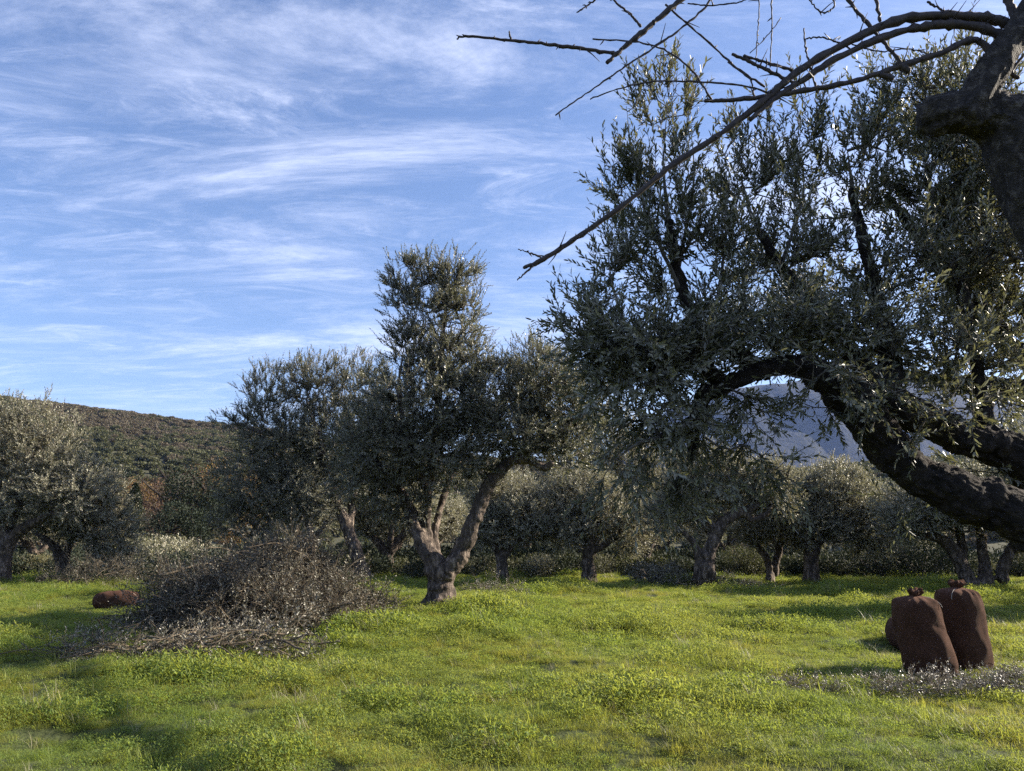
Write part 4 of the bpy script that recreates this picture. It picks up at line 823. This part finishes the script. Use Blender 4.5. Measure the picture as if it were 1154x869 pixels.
# ------------------------------------------------------------------ bare almond tree close by at the top right
DA = 3.4
def almond():
    base = np.array([4.0, 3.6, gz(4.0, 3.6)]); root = thing('almond_tree', 'bare winter tree close by, thorny dark branches arching across the top right', 'tree', tuple(base))
    def U(px, py, dd=0): return unp(px, py, DA + dd)
    acc = Acc(); tl = []
    def limb(C, r, n=8, seg=16):
        P = catmull(C, n); rr = catmull(np.stack([r] * 3, 1), n)[:, 0]; V, F, c = tube(P, rr, seg, .14, len(tl)); acc.add(V, F, c); tl.append(P)
    limb([base - [0, 0, .2], base + [0, 0, .5], U(1400, 560), U(1310, 420), U(1232, 310), U(1172, 215), U(1140, 140)], [.24, .20, .19, .18, .17, .16, .125])
    limb([U(1140, 140), U(1105, 128), U(1070, 128), U(1046, 134)], [.12, .10, .085, .08])
    limb([U(1085, 132, -.05), U(1110, 95, -.05), U(1130, 60, -.05), U(1152, 30, -.05), U(1190, -20, -.05), U(1260, -120, 0)], [.07, .07, .064, .058, .05, .04])
    for a in range(5): e = base + np.array([math.cos(a * 1.3) * .5, math.sin(a * 1.3) * .5, -.05]); acc.add(*tube(catmull([base + [0, 0, .45], (base + e) / 2 + [0, 0, .1], e], 5), np.linspace(.13, .05, 11), 10))
    link('trunk', remesh_trunk('trunk', acc, .012, tl, None, .020, 24, M_almond, 4, base), root)
    def br(pts, r0, r1, spurs=8, wob=.0016, nm='branch'):
        C = [U(*p) for p in pts]; P = catmull(C, 8); P[1:-1] += rng.normal(size=P[1:-1].shape) * wob; rr = np.linspace(r0, r1, len(P)) * (1 + .12 * rng.normal(size=len(P))); ac = Acc(); ac.add(*tube(P, np.maximum(rr, .0012), 8, .15, random.randrange(99)))
        for k in range(spurs):
            i = random.randrange(2, len(P) - 1); d = nrm(rvec(1)[0] + [0, .0, .15]); l_ = random.choice([.012, .02, .03, .05, .09]); e = P[i] + d * (l_ + rr[i]); ac.add(*tube([P[i], (P[i] + e) / 2 + rvec(1)[0] * .003, e], [min(rr[i] * .7, .005), .0035 if l_ < .04 else .0025, .0012], 5))
        me = ac.mesh(nm, M_almond_twig, True)
        me.transform(__import__('mathutils').Matrix.Translation(Vector(-base))); link(nm, me, root)
    m = .0028  # metres per pixel here
    br([(1150, 34), (1120, 22), (1080, 18), (1020, 21), (960, 45), (900, 80), (862, 112), (820, 145), (760, 185), (700, 233), (650, 268), (612, 292), (590, 302)], 9 * m, 3.2 * m, 34, .0016)
    br([(612, 291), (597, 285), (584, 281)], 1.8 * m, .8 * m, 2); br([(606, 296), (594, 306), (583, 316)], 2 * m, .9 * m, 2)
    br([(1140, 45), (1100, 30), (1060, 28), (1010, 37), (950, 62), (905, 90), (872, 112), (845, 135)], 9 * m, 4 * m, 18, .0016)
    br([(1125, 70), (1100, 45), (1060, 60), (1010, 76), (960, 92), (900, 103), (860, 109), (820, 113), (794, 114)], 6.5 * m, 3 * m, 18, .0016)
    br([(1160, -60), (1060, -110), (930, -110), (840, -55), (785, -15), (755, 10), (722, 38), (700, 56), (684, 71)], 8 * m, 3.5 * m, 8)
    br([(692, 60), (650, 54), (610, 49), (570, 45), (524, 41), (515, 44)], 3.6 * m, 1.6 * m, 16, .0012); br([(576, 45), (574, 35)], 2 * m, 1.4 * m, 0)
    br([(722, 30), (712, 18), (700, 8), (688, -4)], 2.6 * m, 1.5 * m, 4); br([(752, 12), (738, 24), (736, 26)], 2 * m, 4.5 * m, 0)
    br([(820, -30), (797, 5), (770, 30), (735, 55), (700, 78), (660, 106), (626, 130)], 2.2 * m, 1.1 * m, 10)
    br([(750, 5), (790, 40), (830, 76), (862, 98)], 1.7 * m, 1.9 * m, 4); br([(668, 44), (720, 48), (752, 58), (780, 80), (802, 112)], 1.2 * m, 1.9 * m, 6)
    br([(665, 112), (700, 99), (740, 92), (800, 93), (845, 98), (875, 108)], 1.1 * m, 1.9 * m, 8); br([(856, -20), (855, 20), (853, 45), (852, 72)], 1.2 * m, .9 * m, 2)
    br([(869, -20), (870, 20), (869, 50), (868, 76)], 1.3 * m, 1.0 * m, 2); br([(906, 32), (908, 55), (914, 78), (921, 104)], 1.4 * m, 2.2 * m, 5); br([(908, 44), (925, 42), (945, 48), (958, 55)], 1.4 * m, 1.7 * m, 3)
    br([(825, 61), (850, 72), (875, 84), (900, 96)], 2.8 * m, 3.2 * m, 5); br([(838, 63), (862, 70), (892, 79)], 2.4 * m, 2.8 * m, 4)
    br([(940, -25), (962, 8), (985, 35), (1005, 58), (1020, 76)], 3.4 * m, 2.8 * m, 8); br([(1010, 72), (1024, 80)], 6 * m, 7 * m, 6, 0, 'branch'); br([(992, 84), (1006, 89)], 5 * m, 6 * m, 5, 0)
    br([(985, -25), (988, 5), (992, 24)], 3.2 * m, 2.6 * m, 3); br([(925, -20), (940, 2), (935, 12), (925, 14), (912, 0)], 1.8 * m, 1.2 * m, 3)
    br([(775, 4), (800, 6), (830, 3), (850, -4)], 1.3 * m, 1.3 * m, 3); br([(680, -6), (662, 6), (650, 14)], 2.0 * m, 1.2 * m, 4); br([(1045, 2), (1062, 12), (1070, 18)], 2 * m, 2.4 * m, 3); br([(1148, 30), (1138, 5), (1130, -20), (1110, -70), (1060, -110)], 8 * m, 7 * m, 4)
    br([(820, 70), (845, 90), (850, 108)], 1.2 * m, 1.6 * m, 2); br([(1154, 62), (1140, 82), (1148, 88)], 2.5 * m, 3.5 * m, 3); br([(960, 50), (990, 58), (1020, 55), (1045, 60)], 1.3 * m, 1.1 * m, 3); br([(880, 20), (865, 40), (845, 60)], .9 * m, .8 * m, 2)
almond()
print('built')
